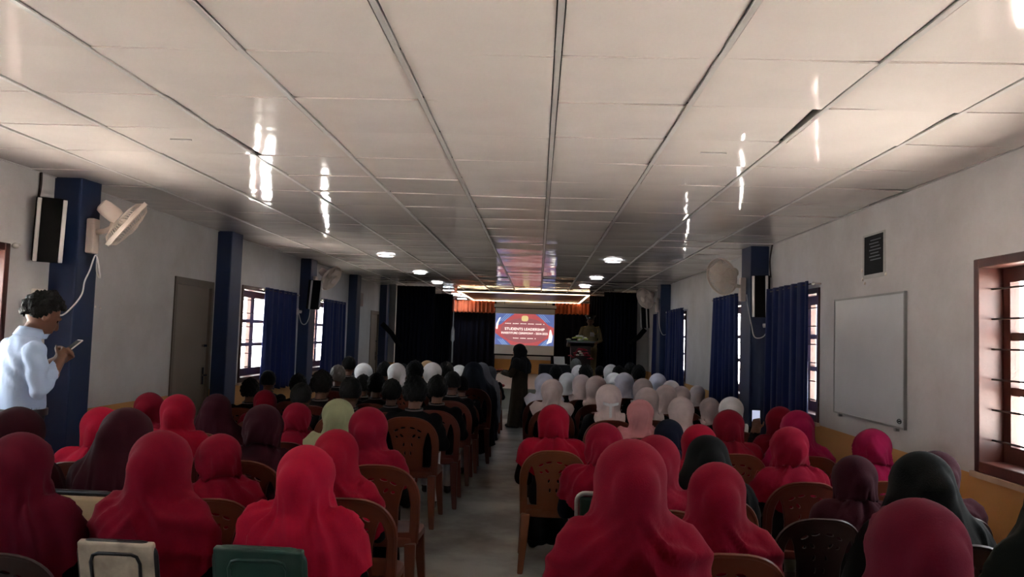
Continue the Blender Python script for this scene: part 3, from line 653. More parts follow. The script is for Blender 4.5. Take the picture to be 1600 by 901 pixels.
# ------------------------------------------------------------------ chairs
def ev_mesh(o):
    dg = bpy.context.evaluated_depsgraph_get(); dg.update(); return bpy.data.meshes.new_from_object(o.evaluated_get(dg))
def chair_back_mesh():
    """arched plastic chair back with two side slots, a fan-shaped splat and cut-out ornament"""
    cu = bpy.data.curves.new('back_outline', 'CURVE'); cu.dimensions = '2D'; cu.fill_mode = 'BOTH'; cu.extrude = .007
    def spl(pts):
        sp = cu.splines.new('POLY'); sp.points.add(len(pts)-1)
        for i, (x, z) in enumerate(pts): sp.points[i].co = (x, z, 0, 1)
        sp.use_cyclic_u = True
    out = [(.205, .36), (.212, .5), (.216, .6)]
    for k in range(1, 12):
        a = PI/2*k/11; out.append((.216*math.cos(a)**.72 if k < 11 else 0, .6+.2*math.sin(a)**.95))
    out = out + [(-x, z) for x, z in reversed(out[:-1])]
    spl(out)
    for s in (-1, 1):
        L = [(.10, .43), (.172, .43), (.180, .52), (.180, .60), (.172, .655), (.158, .69), (.140, .695), (.124, .66), (.108, .58), (.098, .5)]
        spl([(s*x, z) for x, z in L])
        for cx, cz, rx, rz, rot in ((.035, .725, .022, .008, -.2), (.085, .705, .02, .008, -.5), (.045, .665, .018, .009, .8), (.083, .655, .012, .009, .2), (.03, .60, .007, .016, .2), (.022, .535, .006, .016, 0)):
            spl([(s*(cx+rx*math.cos(a)*math.cos(rot)-rz*math.sin(a)*math.sin(rot)), cz+rx*math.cos(a)*math.sin(rot)+rz*math.sin(a)*math.cos(rot)) for a in [2*PI*k/8 for k in range(8)]])
    o = bpy.data.objects.new('tmp', cu); COL.objects.link(o); me = ev_mesh(o); bpy.data.objects.remove(o)
    bm = bmesh.new(); bm.from_mesh(me); bmesh.ops.remove_doubles(bm, verts=bm.verts, dist=1e-5)
    for k in range(-4, 5): bmesh.ops.bisect_plane(bm, geom=bm.verts[:]+bm.edges[:]+bm.faces[:], plane_co=(k*.045, 0, 0), plane_no=(1, 0, 0))
    # rim along the outer edge
    bm.to_mesh(me); bm.free()
    b = MB(); n = len(me.vertices); b.add([v.co[:] for v in me.vertices], [tuple(p.vertices) for p in me.polygons])
    b.tube([(x, z, 0) for x, z in out], .011, 6)
    for s in (-1, 1):
        b.tube([(s*x, z, 0) for x, z in ((.10, .43), (.105, .57), (.124, .66), (.14, .70), (.158, .695), (.172, .655), (.182, .58), (.176, .43))], .008, 5)
    b.tube([(x, .752-.9*x*x, .004) for x in [-.13+.26*k/8 for k in range(9)]], .006, 5)
    b.v = [(x, -.175-.22*(z-.4)+.85*x*x-.2*max(0, z-.62)**1.5 + t, z) for x, z, t in b.v]
    return b.mesh('backrest', 'plastic', 35)
BACK = chair_back_mesh()
b = MB(); n = 32
def sq(w0, w1, d0, d1, z): 
    R = []
    for k in range(n):
        a = 2*PI*k/n; cx, cy = math.copysign(abs(math.cos(a))**.45, math.cos(a)), math.copysign(abs(math.sin(a))**.45, math.sin(a))
        R.append(((w0+(w1-w0)*(cy+1)/2)*cx, (d0+d1)/2+(d1-d0)/2*cy, z-.012*(cy < -.2)*0))
    return R
b.loft([sq(.195, .215, -.185, .225, .352), sq(.20, .222, -.19, .232, .358), sq(.20, .222, -.19, .232, .395), sq(.185, .205, -.175, .215, .405), sq(.12, .13, -.10, .14, .396)])
SEAT = b.mesh('seat', 'plastic', 40)
LEGS = []
for sx in (-1, 1):
    for front in (0, 1):
        y0, y1 = (.195, .235) if front else (-.165, -.255); b = MB()
        def R(x, y, w, d, z): return [(x-w, y-d, z), (x+w, y-d, z), (x+w, y+d, z), (x-w, y+d, z)]
        b.loft([R(sx*.205, y1, .017, .016, 0), R(sx*.203, y1*.98, .019, .018, .02), R(sx*.188, (y0+y1)/2, .026, .022, .2), R(sx*.178, y0, .03, .028, .37)])
        LEGS.append(bevel(b.mesh('leg', 'plastic'), .005, 1))
BROWN = lin((96, 45, 27)); RBROWN = lin((88, 36, 25)); DARK = lin((42, 20, 18)); TAN = lin((106, 58, 34))
def plastic_chair(loc, rz, s, label, col=BROWN):
    t = new('plastic_chair', None, loc=loc, rz=rz, scale=s, label=label, cat='chair', group='moulded plastic chairs')
    new('seat', SEAT, t, color=col); new('backrest', BACK, t, color=col)
    for L in LEGS: new('leg', L, t, color=col)
    return t
def tube_chair(loc, rz, s, label, panel, tube, kind):
    t = new('metal_chair', None, loc=loc, rz=rz, label=label, cat='chair')
    W_, zt = {'cream': (.175, .775), 'green': (.158, .745), 'worn': (.135, .745), 'lite': (.17, .72)}[kind]
    def P(x, z): return (x, -.16-.25*(z-.4), z)
    arch = [(-W_, .38), (-W_-.003, .58)]+[(-W_-.003+.045*(1-math.cos(a)), zt-.05+.045*math.sin(a)) for a in [PI/2*k/5 for k in range(6)]]
    arch = arch+[(-x, z) for x, z in reversed(arch)]
    simple('back_frame', lambda b: b.tube([P(x, z) for x, z in arch], .0115, 10), tube, t, smooth=True)
    z0, z1 = .5, zt-(.025 if kind in ('cream', 'lite') else .0)
    wp = W_-(.012 if kind in ('cream', 'lite') else -.004)
    b = MB(); b.obox((0, -.16-.25*((z0+z1)/2-.4)-(.004 if kind != 'cream' else 0), (z0+z1)/2), (wp, 0, 0), (0, -.125*(z1-z0), (z1-z0)/2), (0, -.014, -.004)); bp_ = new('back_panel', bevel(b.mesh('back_panel', panel, 40), .011, 3), t)
    if kind in ('green', 'worn'):                      # pressed inner loop
        q = wp*.62; lp_ = [(-q, z0+.02), (-q*1.05, z1-.075), (-q*.93, z1-.05), (-q*.7, z1-.042), (q*.7, z1-.042), (q*.93, z1-.05), (q*1.05, z1-.075), (q, z0+.02)]
        b = MB(); b.tube([(x, -.16-.25*(z-.4)-.019, z) for x, z in lp_], .007, 6); new('pressed_loop', b.mesh('pressed_loop', tube if kind == 'worn' else panel, True), bp_)
    boxo('seat', (-W_, W_, -.15, .22, .385, .41), panel, t, bev=.008)
    for sx in (-1, 1):
        simple('leg', lambda b: b.tube([(sx*W_, -.155, .40), (sx*W_, -.24, 0)], .0115, 8), tube, t, smooth=True)
        simple('leg', lambda b: b.tube([(sx*(W_-.01), .2, .39), (sx*W_, .24, 0)], .0115, 8), tube, t, smooth=True)
    return t

# ------------------------------------------------------------------ bodies
def remesh(b, name, mats, matfn, voxel=.010, sm=5, ratio=1.0, disp=None):
    me = bpy.data.meshes.new('t'); me.from_pydata(b.v, [], b.f)
    bm = bmesh.new(); bm.from_mesh(me); bmesh.ops.recalc_face_normals(bm, faces=bm.faces); bm.to_mesh(me); bm.free()
    o = bpy.data.objects.new('t', me); COL.objects.link(o)
    m = o.modifiers.new('r', 'REMESH'); m.mode = 'VOXEL'; m.voxel_size = voxel
    m = o.modifiers.new('s', 'SMOOTH'); m.factor = .5; m.iterations = sm
    if ratio < 1: m = o.modifiers.new('d', 'DECIMATE'); m.ratio = ratio
    r = ev_mesh(o); bpy.data.objects.remove(o); r.name = name
    co = np.zeros(len(r.vertices)*3); r.vertices.foreach_get('co', co); co = co.reshape(-1, 3)
    if disp:
        no = np.zeros(len(r.vertices)*3); r.vertices.foreach_get('normal', no); co = co+disp(co)[:, None]*no.reshape(-1, 3)
        r.vertices.foreach_set('co', co.ravel()); r.update()
    r.materials.clear()
    for k in mats: r.materials.append(M[k])
    r.polygons.foreach_set('material_index', [matfn(*p.center) for p in r.polygons]); r.polygons.foreach_set('use_smooth', [True]*len(r.polygons))
    return r
def add_head(b, c, s=1.0, tilt=0, ears=True):
    """head with skull, jaw, nose, lips, brow and ears; c = head centre, looks along +Y and down by tilt"""
    h = MB(); h.ell((0, -.012, .018), .074, .092, .098, 20, 14); h.ell((0, .03, -.03), .058, .066, .088, 18, 12)
    h.cap((0, .09, .0), .011, (0, .105, -.035), .015, 8); h.cap((-.02, .086, -.068), .010, (.02, .086, -.068), .010, 8)
    h.cap((-.04, .078, .018), .012, (.04, .078, .018), .012, 8); h.ell((0, .07, -.098), .026, .022, .02, 10, 6)
    if ears:
        for e in (-1, 1): h.ell((e*.076, -.005, -.012), .012, .022, .034, 10, 8)
    ct, st = math.cos(tilt), math.sin(tilt); c = Vector(c)
    h.v = [(c.x+s*x, c.y+s*(y*ct+z*st), c.z+s*(z*ct-y*st)) for x, y, z in h.v]
    b.add(h.v, h.f)
def add_hand(b, wrist, d, up, s=1.0, curl=.5, side=1):
    """palm with four fingers and a thumb; d = pointing direction, up = back of the hand"""
    w, d, up = Vector(wrist), Vector(d).normalized(), Vector(up).normalized(); up = (up-d*up.dot(d)).normalized(); l = d.cross(up)*side
    b.cap(w, .024*s, w+d*.03*s, .03*s, 10)
    for k, (o, L) in enumerate(((-.027, .072), (-.009, .082), (.009, .078), (.027, .062))):
        a = w+d*.035*s+l*o*s; m = w+d*.085*s+l*o*1.05*s
        b.cap(a, .013*s, m, .0105*s, 8); p = m
        for q in range(2):
            dd = (d*math.cos(curl*(q+1))-up*math.sin(curl*(q+1))).normalized(); e = p+dd*L*s*.5; b.cap(p, .0098*s, e, .0085*s, 8); p = e
    p = w+d*.02*s-l*.026*s; q = p+(d*.6-l*.7-up*.25).normalized()*.045*s; b.cap(p, .013*s, q, .0105*s, 8); b.cap(q, .0105*s, q+(d*.9-l*.1-up*.3).normalized()*.035*s, .009*s, 8)
def face_mat(c, s=1.0, tilt=0):
    ct, st = math.cos(tilt), math.sin(tilt)
    def f(x, y, z):
        X, Y, Z = (x-c[0])/s, (y-c[1])/s, (z-c[2])/s; Y, Z = Y*ct-Z*st, Y*st+Z*ct
        return Y > .055 and .016 < abs(X) < .042 and -.010 < Z < .004
    return f
HC = (0, .03, .955)                                     # seated head centre
def seated(kind):
    b = MB(); girl = kind != 'boy'; w = 1.0 if girl else 1.18
    b.secs([(0, -.02, .41, .15, .125), (0, -.02, .46, .165, .135), (0, -.03, .56, .14*w, .108), (0, -.035, .66, .15*w, .112), (0, -.03, .74, .165*w, .10), (0, -.022, .79, .14*w, .078), (0, -.01, .83, .062, .056)])
    b.cap((0, -.008, .8), .05, (0, .012, .89), .046); add_head(b, HC, .98)
    for e in (-1, 1):
        sh, el, wr = (e*(.158 if girl else .165), -.02, .775 if girl else .765), (e*(.215 if girl else .235), .03, .575), (e*.10, .24, .53)
        up_ = kind == 'phone' and e < 0
        if up_: el, wr = (-.20, .16, .68), (-.125, .27, .86)
        b.cap(sh, .058, el, .046 if not girl else .05); b.cap(el, .046, wr, .034 if not girl else .04)
        if up_: add_hand(b, wr, (.1, .25, .95), (-.3, -.9, .2), .95, .7, e)
        else: add_hand(b, (e*.10, .245, .53), (-e*.35, .9, -.12), (0, .1, 1), .95, .35, e)
        kn = (e*.095, .40, .455); b.cap((e*.085, .02, .475), .082, kn, .062); b.cap(kn, .06, (e*.10, .39, .08), .045 if not girl else .06)
        b.cap((e*.10, .37, .04), .036, (e*.105, .50, .032), .03)
        if girl: b.cap((e*.04, .05, .46), .08, (e*.04, .40, .45), .06); b.cap((e*.05, .40, .44), .065, (e*.05, .38, .10), .075)
    fm = face_mat(HC, .98)
    def mf(x, y, z):
        if fm(x, y, z): return 4
        if z > .845: return 1
        if kind == 'phone' and x < -.05 and y > .19 and z > .84: return 1
        if y > .262 and .47 < z < .60 and abs(x) < .16: return 1
        if z < .075: return 3
        if not girl and (y > .13 and z < .525): return 2
        return 0
    def dp(co):
        x, y, z = co.T; on = (z < .8) & ~((y > .25) & (z > .47))
        return on*(.004*np.sin(38*z+9*x+5*np.sin(14*x+7*y))*np.sin(17*x+11*y+6*z))
    return remesh(b, 'person_body', ['cloth', 'skin', 'trouser_white', 'shoe', 'eye'], mf, .0085, 4, .55, dp)
GIRL, BOY, GIRL_PHONE = seated('girl'), seated('boy'), seated('phone')
def with_slots(me, sub):
    m = me.copy()
    for k, v in sub.items(): m.materials[k] = M[v]
    return m

# ------------------------------------------------------------------ headscarves: cloth draped over head and shoulders
COLL = [((0, .01, .975), (0, .03, .965), .098), ((0, .055, .925), (0, .055, .885), .062), ((0, 0, .80), (0, .02, .90), .055),
        ((-.15, -.022, .772), (.15, -.022, .772), .064), ((-.09, -.03, .74), (.09, -.03, .74), .095), ((-.07, -.03, .72), (-.06, -.025, .45), .118), ((.07, -.03, .72), (.06, -.025, .45), .118),
        ((0, -.035, .55), (0, -.03, .42), .135), ((0, -.035, .75), (0, -.035, .5), .122), ((-.06, -.03, .5), (.06, -.03, .5), .128), ((-.16, -.02, .77), (-.215, .03, .575), .06), ((.16, -.02, .77), (.215, .03, .575), .06), ((-.215, .03, .575), (-.10, .24, .53), .05), ((.215, .03, .575), (.10, .24, .53), .05)]
def drape(seed, flare=.62, lb=.46, lf=.36, ls=.40, pinch=.012, bun=.05, N=96, Mr=42, steps=85, iters=9, vol=1.0, twist=0.0, style=('swag', .007), low=.45, neck=.115):
    r = np.random.default_rng(seed); coll = COLL+[((0, -.062, .985-.02), (0, -.075, .955), bun)]
    th = np.arange(N)*2*PI/N                            # 0 = +Y (front)
    back = (1-np.cos(th))/2; sidew = np.sin(th)**2
    length = lf*(1-back)+lb*back+(ls-(lf+lb)/2)*sidew
    hr, hv = .112*vol, .122
    s_head = .19
    X = np.zeros((Mr, N, 3)); cz = .968
    for j in range(Mr):
        t = j/(Mr-1)
        s = t*(s_head+length)                            # arc length per angle
        a = np.clip(s/s_head, 0, 1)*PI/2
        rr = hr*np.sin(a)+.004; zz = cz+hv*np.cos(a)
        d = np.maximum(0, s-s_head)
        q = np.linspace(0, 1, 41)[:, None]*d[None, :]      # integrate the slope of the pattern down to d
        sl = flare*np.clip((q-.07)/.05, 0, 1)-(flare-low)*np.clip((q-.20)/.06, 0, 1)
        rr = rr+sl.mean(0)*d-pinch*np.exp(-((d-.085)/.05)**2)+.008*np.clip(d/.2, 0, 1)*(np.sin(7*th+seed)+.6*np.sin(11*th+2.1*seed))
        zz = zz-np.sqrt(np.maximum(.05, 1-sl**2)).mean(0)*d
        ph = th+twist*d
        X[j, :, 0] = np.sin(ph)*rr*.96; X[j, :, 1] = np.cos(ph)*rr*1.06+.012; X[j, :, 2] = zz
    P = X.reshape(-1, 3).copy(); P += r.normal(0, .0015, P.shape); V = np.zeros_like(P); n = len(P)
    idx = np.arange(n).reshape(Mr, N)
    nx = np.roll(idx, -1, 1)
    cons = []
    def addc(A, B, k): A, B = A.ravel(), B.ravel(); cons.append((A, B, np.linalg.norm(X.reshape(-1, 3)[A]-X.reshape(-1, 3)[B], axis=1), k))
    addc(idx[1:, 0::2], nx[1:, 0::2], .9); addc(idx[1:, 1::2], nx[1:, 1::2], .9)
    addc(idx[0:-1:2], idx[1::2][:len(idx[0:-1:2])], .95); addc(idx[1:-1:2], idx[2::2][:len(idx[1:-1:2])], .95)
    addc(idx[0:-1:2], nx[1::2][:len(idx[0:-1:2])], .35); addc(idx[1:-1:2], nx[2::2][:len(idx[1:-1:2])], .35)
    n2 = np.roll(idx, -2, 1)
    for o in (0, 1): addc(idx[2:, o::4], n2[2:, o::4], .03); addc(idx[2:, o+2::4], n2[2:, o+2::4], .03)
    for o in (0, 1): addc(idx[o:-2:4], idx[o+2::4][:len(idx[o:-2:4])], .05); addc(idx[o+2:-2:4], idx[o+4::4][:len(idx[o+2:-2:4])], .05)
    hole = np.zeros((Mr, N), bool); ang = np.minimum(th, 2*PI-th)
    Z = X[:, :, 2]; ell = ((ang[None, :]/.80)**2+((Z-.955)/.082)**2)
    hole = ell < 1; rim = (ell < 1.75)
    inv = np.ones(n); inv[rim.ravel()] = 0; inv[idx[0]] = 0
    dt = .018; dgrid = ((np.arange(Mr)/(Mr-1))[:, None]*(s_head+length)[None, :]-s_head); nk = np.exp(-((dgrid-.095)/.022)**2).ravel()*inv; nk[nk < .05] = 0; sel = np.nonzero(nk)[0]
    for st in range(steps):
        V[:, 2] -= 9.8*dt; V *= .965; old = P.copy(); P = P+V*dt*inv[:, None]
        for it in range(iters):
            for A, B, L, k in cons:
                D = P[B]-P[A]; l = np.sqrt((D*D).sum(1))+1e-9; w = inv[A]+inv[B]; w[w == 0] = 1
                c = (k*(l-L)/l/w)[:, None]*D; P[A] += c*inv[A][:, None]; P[B] -= c*inv[B][:, None]
            if it % 3 == 1 and len(sel):                 # cloth wound round the neck
                h = P[sel][:, :2]-np.array([0, .012]); l = np.sqrt((h*h).sum(1))+1e-9; ex = np.maximum(0, l-neck*(1+.12*np.abs(h[:, 0])/l))
                P[sel, :2] -= h/l[:, None]*(ex*.5*nk[sel])[:, None]
            if it % 3 == 2:
                for a, c2, rad in coll:
                    a = np.array(a); ab = np.array(c2)-a; q = np.clip(((P-a)@ab)/(ab@ab), 0, 1); pr = a+q[:, None]*ab
                    D = P-pr; l = np.sqrt((D*D).sum(1))+1e-9; m = (l < rad+.013) & (inv > 0)
                    if m.any(): P[m] = pr[m]+D[m]/l[m][:, None]*(rad+.013); old[m] += .55*(P[m]-old[m])
        V = (P-old)/dt
    P[idx[0]] = P[idx[1]].mean(0)+np.array([0, 0, .001])
    G = P.reshape(Mr, N, 3)
    for _ in range(1):                                   # gentle smoothing
        S = G.copy(); S[1:-1] = .5*G[1:-1]+.125*(np.roll(G, 1, 1)[1:-1]+np.roll(G, -1, 1)[1:-1]+G[:-2]+G[2:]); G = S
    # creases pressed into the cloth
    du = np.roll(G, -1, 1)-np.roll(G, 1, 1); dv = np.gradient(G, axis=0); nn = np.cross(du, dv); nn /= np.linalg.norm(nn, axis=2, keepdims=True)+1e-9
    if (nn[Mr//2, N//2] @ np.array([0, -1, 0])) < 0: nn = -nn
    tj = (np.arange(Mr)/(Mr-1))[:, None]; dd = tj*(s_head+length)[None, :]-s_head; bb = (th-PI)[None, :]
    ph = r.uniform(0, 6, 6); wob = .9*np.sin(2.3*bb+9*dd+ph[0])+.7*np.sin(4.1*bb-14*dd+ph[1])
    if style[0] == 'swag': pc = 64*dd-3.2*bb**2+wob; env = np.clip((dd-.0)/.12, 0, 1)*np.exp(-(bb/1.5)**2)
    elif style[0] == 'vee': pc = 58*dd-7.5*np.abs(bb)+wob*.8; env = np.clip((dd-.01)/.08, 0, 1)*np.exp(-(bb/1.7)**2)
    elif style[0] == 'vert': pc = 8.5*bb+wob*1.1; env = np.clip((dd+.02)/.12, 0, 1)
    elif style[0] == 'diag': pc = 30*dd+5.5*bb+wob; env = np.clip((dd+.12)/.16, 0, 1)
    else: pc = 26*dd-6*bb+wob; env = np.clip((dd+.10)/.16, 0, 1)
    c1 = (1-np.abs(np.sin(pc/2)))**1.6; pc2 = pc*1.9+1.7*np.sin(3*bb+20*dd+ph[2]); c2 = (1-np.abs(np.sin(pc2/2)))**2
    hgt = 1.5*style[1]*env*(c1*(.6+.4*np.sin(2*bb+ph[3]+6*dd))+.35*c2-.35)
    hgt *= 1-.55*np.clip((tj-.86)/.14, 0, 1); hgt[rim] = 0; hgt[0] = 0
    G = G+nn*hgt[:, :, None]
    f = []
    for j in range(Mr-1):
        for i in range(N):
            k = (i+1) % N
            if hole[j, i] and hole[j+1, k] and hole[j, k] and hole[j+1, i]: continue
            f.append((int(idx[j, i]), int(idx[j, k]), int(idx[j+1, k]), int(idx[j+1, i])))
    me = bpy.data.meshes.new('headscarf'); me.from_pydata(G.reshape(-1, 3).tolist(), [], f); me.validate(); me.update()
    bm = bmesh.new(); bm.from_mesh(me); bmesh.ops.delete(bm, geom=[v for v in bm.verts if not v.link_faces], context='VERTS')
    bmesh.ops.remove_doubles(bm, verts=bm.verts, dist=1e-5); bmesh.ops.recalc_face_normals(bm, faces=bm.faces); bm.to_mesh(me); bm.free()
    me.materials.append(M['scarf']); me.polygons.foreach_set('use_smooth', [True]*len(me.polygons))
    return me
SCARF = {
    'a': drape(1, .9, .34, .33, .29, .026, .05, style=('swag', 0.021), neck=.122), 'b': drape(2, .92, .39, .35, .31, .016, .06, style=('vee', 0.028), vol=1.04, neck=.145),
    'c': drape(3, .85, .32, .31, .28, .030, .045, style=('vert', 0.019), low=.4, neck=.10), 'd': drape(4, .9, .31, .34, .29, .034, .055, twist=1.2, style=('diag', 0.024), low=.4, neck=.098),
    'e': drape(5, .92, .41, .36, .31, .018, .062, style=('vert', 0.026), vol=1.05, low=.5, neck=.135), 'f': drape(6, .9, .34, .35, .30, .028, .05, twist=-1.5, style=('slant', 0.024), neck=.10),
    'k': drape(7, .8, .60, .55, .56, .008, .06, Mr=48, style=('vert', 0.022), neck=.175),
    'w': drape(8, .30, .19, .15, .17, .010, .06, N=72, Mr=30, style=('vert', 0.014), low=.25, neck=.3), 'x': drape(9, .2, .21, .15, .16, .020, .05, N=72, Mr=30, style=('vert', 0.010), low=.1, neck=.3),
    'y': drape(10, .8, .24, .2, .2, .024, .06, N=72, Mr=30, style=('slant', 0.016), low=.4, neck=.15)}

# ------------------------------------------------------------------ hair
def hair_mesh(seed, m='hair', thick=.010, curl=.006, low=-.055):
    r = np.random.default_rng(seed); n, k = 44, 26; v = []; ids = {}; f = []
    ph = r.uniform(0, 6, 6)
    for j in range(k+1):
        t = PI*(j/k)*.86
        for i in range(n):
            a = 2*PI*i/n; d = Vector((math.sin(t)*math.sin(a), math.sin(t)*math.cos(a), math.cos(t)))
            w = curl*(math.sin(9*a+7*t+ph[0])+math.sin(13*a-11*t+ph[1])+.7*math.sin(23*t+17*a+ph[2]))*.5
            g = thick+w*math.sin(t)**.3
            v.append((HC[0]+.98*d.x*(.075+g), HC[1]+.98*(-.012+d.y*(.093+g)), HC[2]+.98*(.018+d.z*(.099+g))))
    def keep(p):
        y, z = p[1]-HC[1], p[2]-HC[2]; line = low if y < -.03 else (low+(y+.03)/.06*(.04-low) if y < .03 else .04+(y-.03)*.6)
        return z > line
    for j in range(k):
        for i in range(n):
            q = (j*n+i, j*n+(i+1) % n, (j+1)*n+(i+1) % n, (j+1)*n+i)
            if all(keep(v[x]) for x in q): f.append(q)
    b = MB(); b.add(v, f); me = b.mesh('hair', m, True)
    bm = bmesh.new(); bm.from_mesh(me); bmesh.ops.delete(bm, geom=[x for x in bm.verts if not x.link_faces], context='VERTS')
    bmesh.ops.solidify(bm, geom=bm.faces[:], thickness=-.006); bm.to_mesh(me); bm.free(); return me
HAIR = [hair_mesh(1), hair_mesh(2, thick=.016, curl=.009), hair_mesh(3, thick=.007, curl=.003, low=-.04)]
HAIRG = hair_mesh(4, 'hair_grey', thick=.009)
b = MB(); b.tube([(.066*math.sin(a), -.0+.062*math.cos(a), .838+.008*math.cos(a)) for a in [2*PI*k/20 for k in range(20)]], .005, 6, closed=True, rb=.009); M['collar'] = mat('collar_grey', (104, 96, 92), .9); COLLAR = b.mesh('shirt_collar', 'collar', True)
b = MB()                                                # ribbon tied behind a white headscarf
b.obox((0, -.15, .865), (.012, 0, 0), (0, .004, 0), (0, -.008, .07)); b.obox((.03, -.152, .925), (.035, 0, .008), (0, .005, 0), (0, 0, .012)); b.obox((-.03, -.152, .925), (.035, 0, -.008), (0, .005, 0), (0, 0, .012))
RIBBON = bevel(b.mesh('ribbon', 'trouser_white', 40), .003, 1)
BLACK = lin((17, 17, 19)); NAVYC = lin((24, 30, 42))

def sit(px, py, d, look, scarf, col, desc, yaw=0, body=BLACK, chair='p', ccol=None, chair_px=None, lean=0, who=None, group=None, hairm=None, ribbon=False, bodym=None, cs=1):
    """px,py: pixel of the top of the head; d: distance of its row down the hall"""
    p = at_y(px, py, d); s = p.z/1.084; s = min(1.16, max(.88, s)); loc = (p.x, d, 0)
    boy = scarf is None
    who = who or ('boy' if boy else 'girl')
    lab = desc if desc.startswith('seated') else 'seated %s in %s' % (who, desc)
    rz = math.radians(yaw)
    o = new('person', bodym or (BOY if boy else GIRL), loc=loc, rz=rz, scale=s, label=lab, cat='person', group=group, color=body)
    if lean: o.rotation_euler[1] = math.radians(lean)
    if boy:
        new('hair', hairm or HAIR[int(px*7) % 3], o); new('shirt_collar', COLLAR, o)
    else:
        new('headscarf', SCARF[scarf], o, color=col)
        if ribbon: new('ribbon', RIBBON, o)
    cl = lab.replace('seated ', '', 1).replace('girl in ', '', 1)
    cx = loc[0] if chair_px is None else at_y(chair_px, py, d-.28).x
    cy = d+.0
    if chair == 'p':
        cc = ccol or random.choice((BROWN, BROWN, RBROWN))
        plastic_chair((cx, cy, 0), rz*.35, s*cs, ('brown plastic chair under the ' if cc != DARK else 'dark plastic chair under the ')+cl, cc)
    elif chair: chair(cx, cy, s, rz*.3)
    return o
CR, RED, MAR, PLUM, BRT = lin((114, 12, 36)), lin((132, 13, 38)), lin((84, 14, 34)), lin((47, 13, 23)), lin((158, 20, 50))
MAG = lin((122, 14, 54)); WINE = lin((104, 12, 30)); WH, PW, PK, LV = lin((226, 226, 230)), lin((206, 188, 188)), lin((190, 128, 132)), lin((204, 204, 222))
OL, NV, BK = lin((132, 134, 104)), lin((26, 29, 44)), lin((13, 14, 15))
ch_green = lambda x, y, s, r: tube_chair((x, y-.02, 0), r, s, 'green painted metal chair back in the front foreground', 'greenmetal', 'greenmetal', 'green')
ch_worn = lambda x, y, s, r: tube_chair((x, y-.02, 0), r, s, 'worn whitish chair back with dark metal loop at bottom left', 'wornwhite', 'tubedark', 'worn')
ch_cream = lambda x, y, s, r: tube_chair((x, y, 0), r, s, 'cream vinyl chair with dark tube frame at lower left', 'cream', 'tubedark', 'cream')
ch_lite = lambda x, y, s, r: tube_chair((x, y, 0), r, s, 'pale tube metal chair between two red-scarved girls right of the aisle', 'greenmetal', 'white_metal', 'lite')
# left block, red headscarves (nearest first)
sit(30, 676, 3.00, 0, 'e', MAR, 'dark crimson scarf at the bottom left corner', 5, ccol=DARK, chair_px=-10, cs=.87)
sit(250, 673, 3.09, 0, 'b', CR, 'wide crimson scarf before the worn whitish chair', -4, chair=ch_worn, chair_px=192)
sit(478, 696, 3.08, 0, 'e', BRT, 'bright red scarf before the green metal chair', -6, chair=ch_green, chair_px=414)
sit(26, 636, 3.71, 0, 'c', PLUM, 'dark maroon scarf in front of the standing man', 0)
sit(196, 637, 3.73, 0, 'k', PLUM, 'large plum scarf before the cream vinyl chair', -8, chair=ch_cream, chair_px=128)
sit(346, 678, 3.82, 0, 'd', CR, 'crimson scarf with face turned left', 35)
sit(526, 671, 3.81, 0, 'b', RED, 'red scarf just behind the bright red scarf', 3, chair_px=545)
sit(158, 636, 4.46, 0, 'c', BRT, 'bright red spangled scarf half hidden by the plum scarf', 15)
sit(576, 636, 4.54, 0, 'a', CR, 'crimson scarf nearest the aisle on the left', 2, chair_px=592)
sit(411, 632, 4.54, 0, 'f', PLUM, 'plum scarf in the middle of the left block', -5)
sit(278, 616, 5.18, 0, 'a', RED, 'tall red scarf in front of the grey-brown door', 8)
sit(233, 613, 5.80, 0, 'a', WINE, 'deep red scarf against the left wall', 0)
sit(338, 615, 5.91, 0, 'k', PLUM, 'dark plum scarf by the navy pillar', -4)
sit(464, 629, 5.76, 0, 'd', CR, 'crimson scarf with crossing pleats left of the olive scarf', 0)
sit(529, 623, 5.26, 0, 'y', OL, 'olive green scarf', 4)
sit(414, 609, 7.03, 0, 'c', WINE, 'small far crimson scarf below the boys', 0)
# right block, red headscarves
sit(866, 632, 5.43, 0, 'c', RED, 'red scarf next to the aisle with chair in full view', 3, ccol=TAN)
sit(944, 661, 4.42, 0, 'f', CR, 'crimson scarf leaning beside the large central red scarf', -12, body=NAVYC, chair=ch_lite, chair_px=962)
sit(988, 687, 2.70, 0, 'b', CR, 'large red scarf in the centre foreground', 3, chair=None)
sit(1026, 680, 3.69, 0, 'a', CR, 'red scarf half hidden behind the large central one', -4)
sit(1046, 655, 5.59, 0, 'c', NV, 'dark navy scarf among red scarves', 0)
sit(1094, 663, 4.87, 0, 'a', RED, 'red scarf peeking behind the black scarf', 5)
sit(1107, 680, 4.15, 0, 'k', BK, 'black scarf in the right centre', 0)
sit(1122, 723, 3.10, 0, 'b', CR, 'red scarf in front of the black scarf', -3)
sit(1140, 640, 5.66, 0, 'c', WINE, 'deep red scarf before the navy curtain', 0)
rp = sit(1220, 635, 6.31, 0, 'a', WINE, 'red scarf holding up a phone', 0, bodym=GIRL_PHONE)
sit(1248, 641, 5.58, 0, 'b', MAG, 'crimson scarf below the curtain by the whiteboard', 0)
sit(1236, 667, 4.68, 0, 'f', CR, 'crimson scarf before the brown chair back on the right', 10)
sit(1365, 670, 4.86, 0, 'd', MAG, 'magenta scarf under the whiteboard', -10)
sit(1338, 712, 3.94, 0, 'c', PLUM, 'dark plum scarf on the dark chair', 0, ccol=DARK, chair_px=1292)
sit(1466, 705, 4.02, 0, 'a', PLUM, 'plum scarf mostly hidden behind the long black veil', 0, ccol=DARK, chair_px=1500)
sit(1444, 706, 3.21, 0, 'k', BK, 'long black veil near the right window', 0, ccol=DARK)
sit(1440, 781, 2.05, 0, 'b', MAR, 'big dark crimson scarf at the lower right', 0, chair=None)
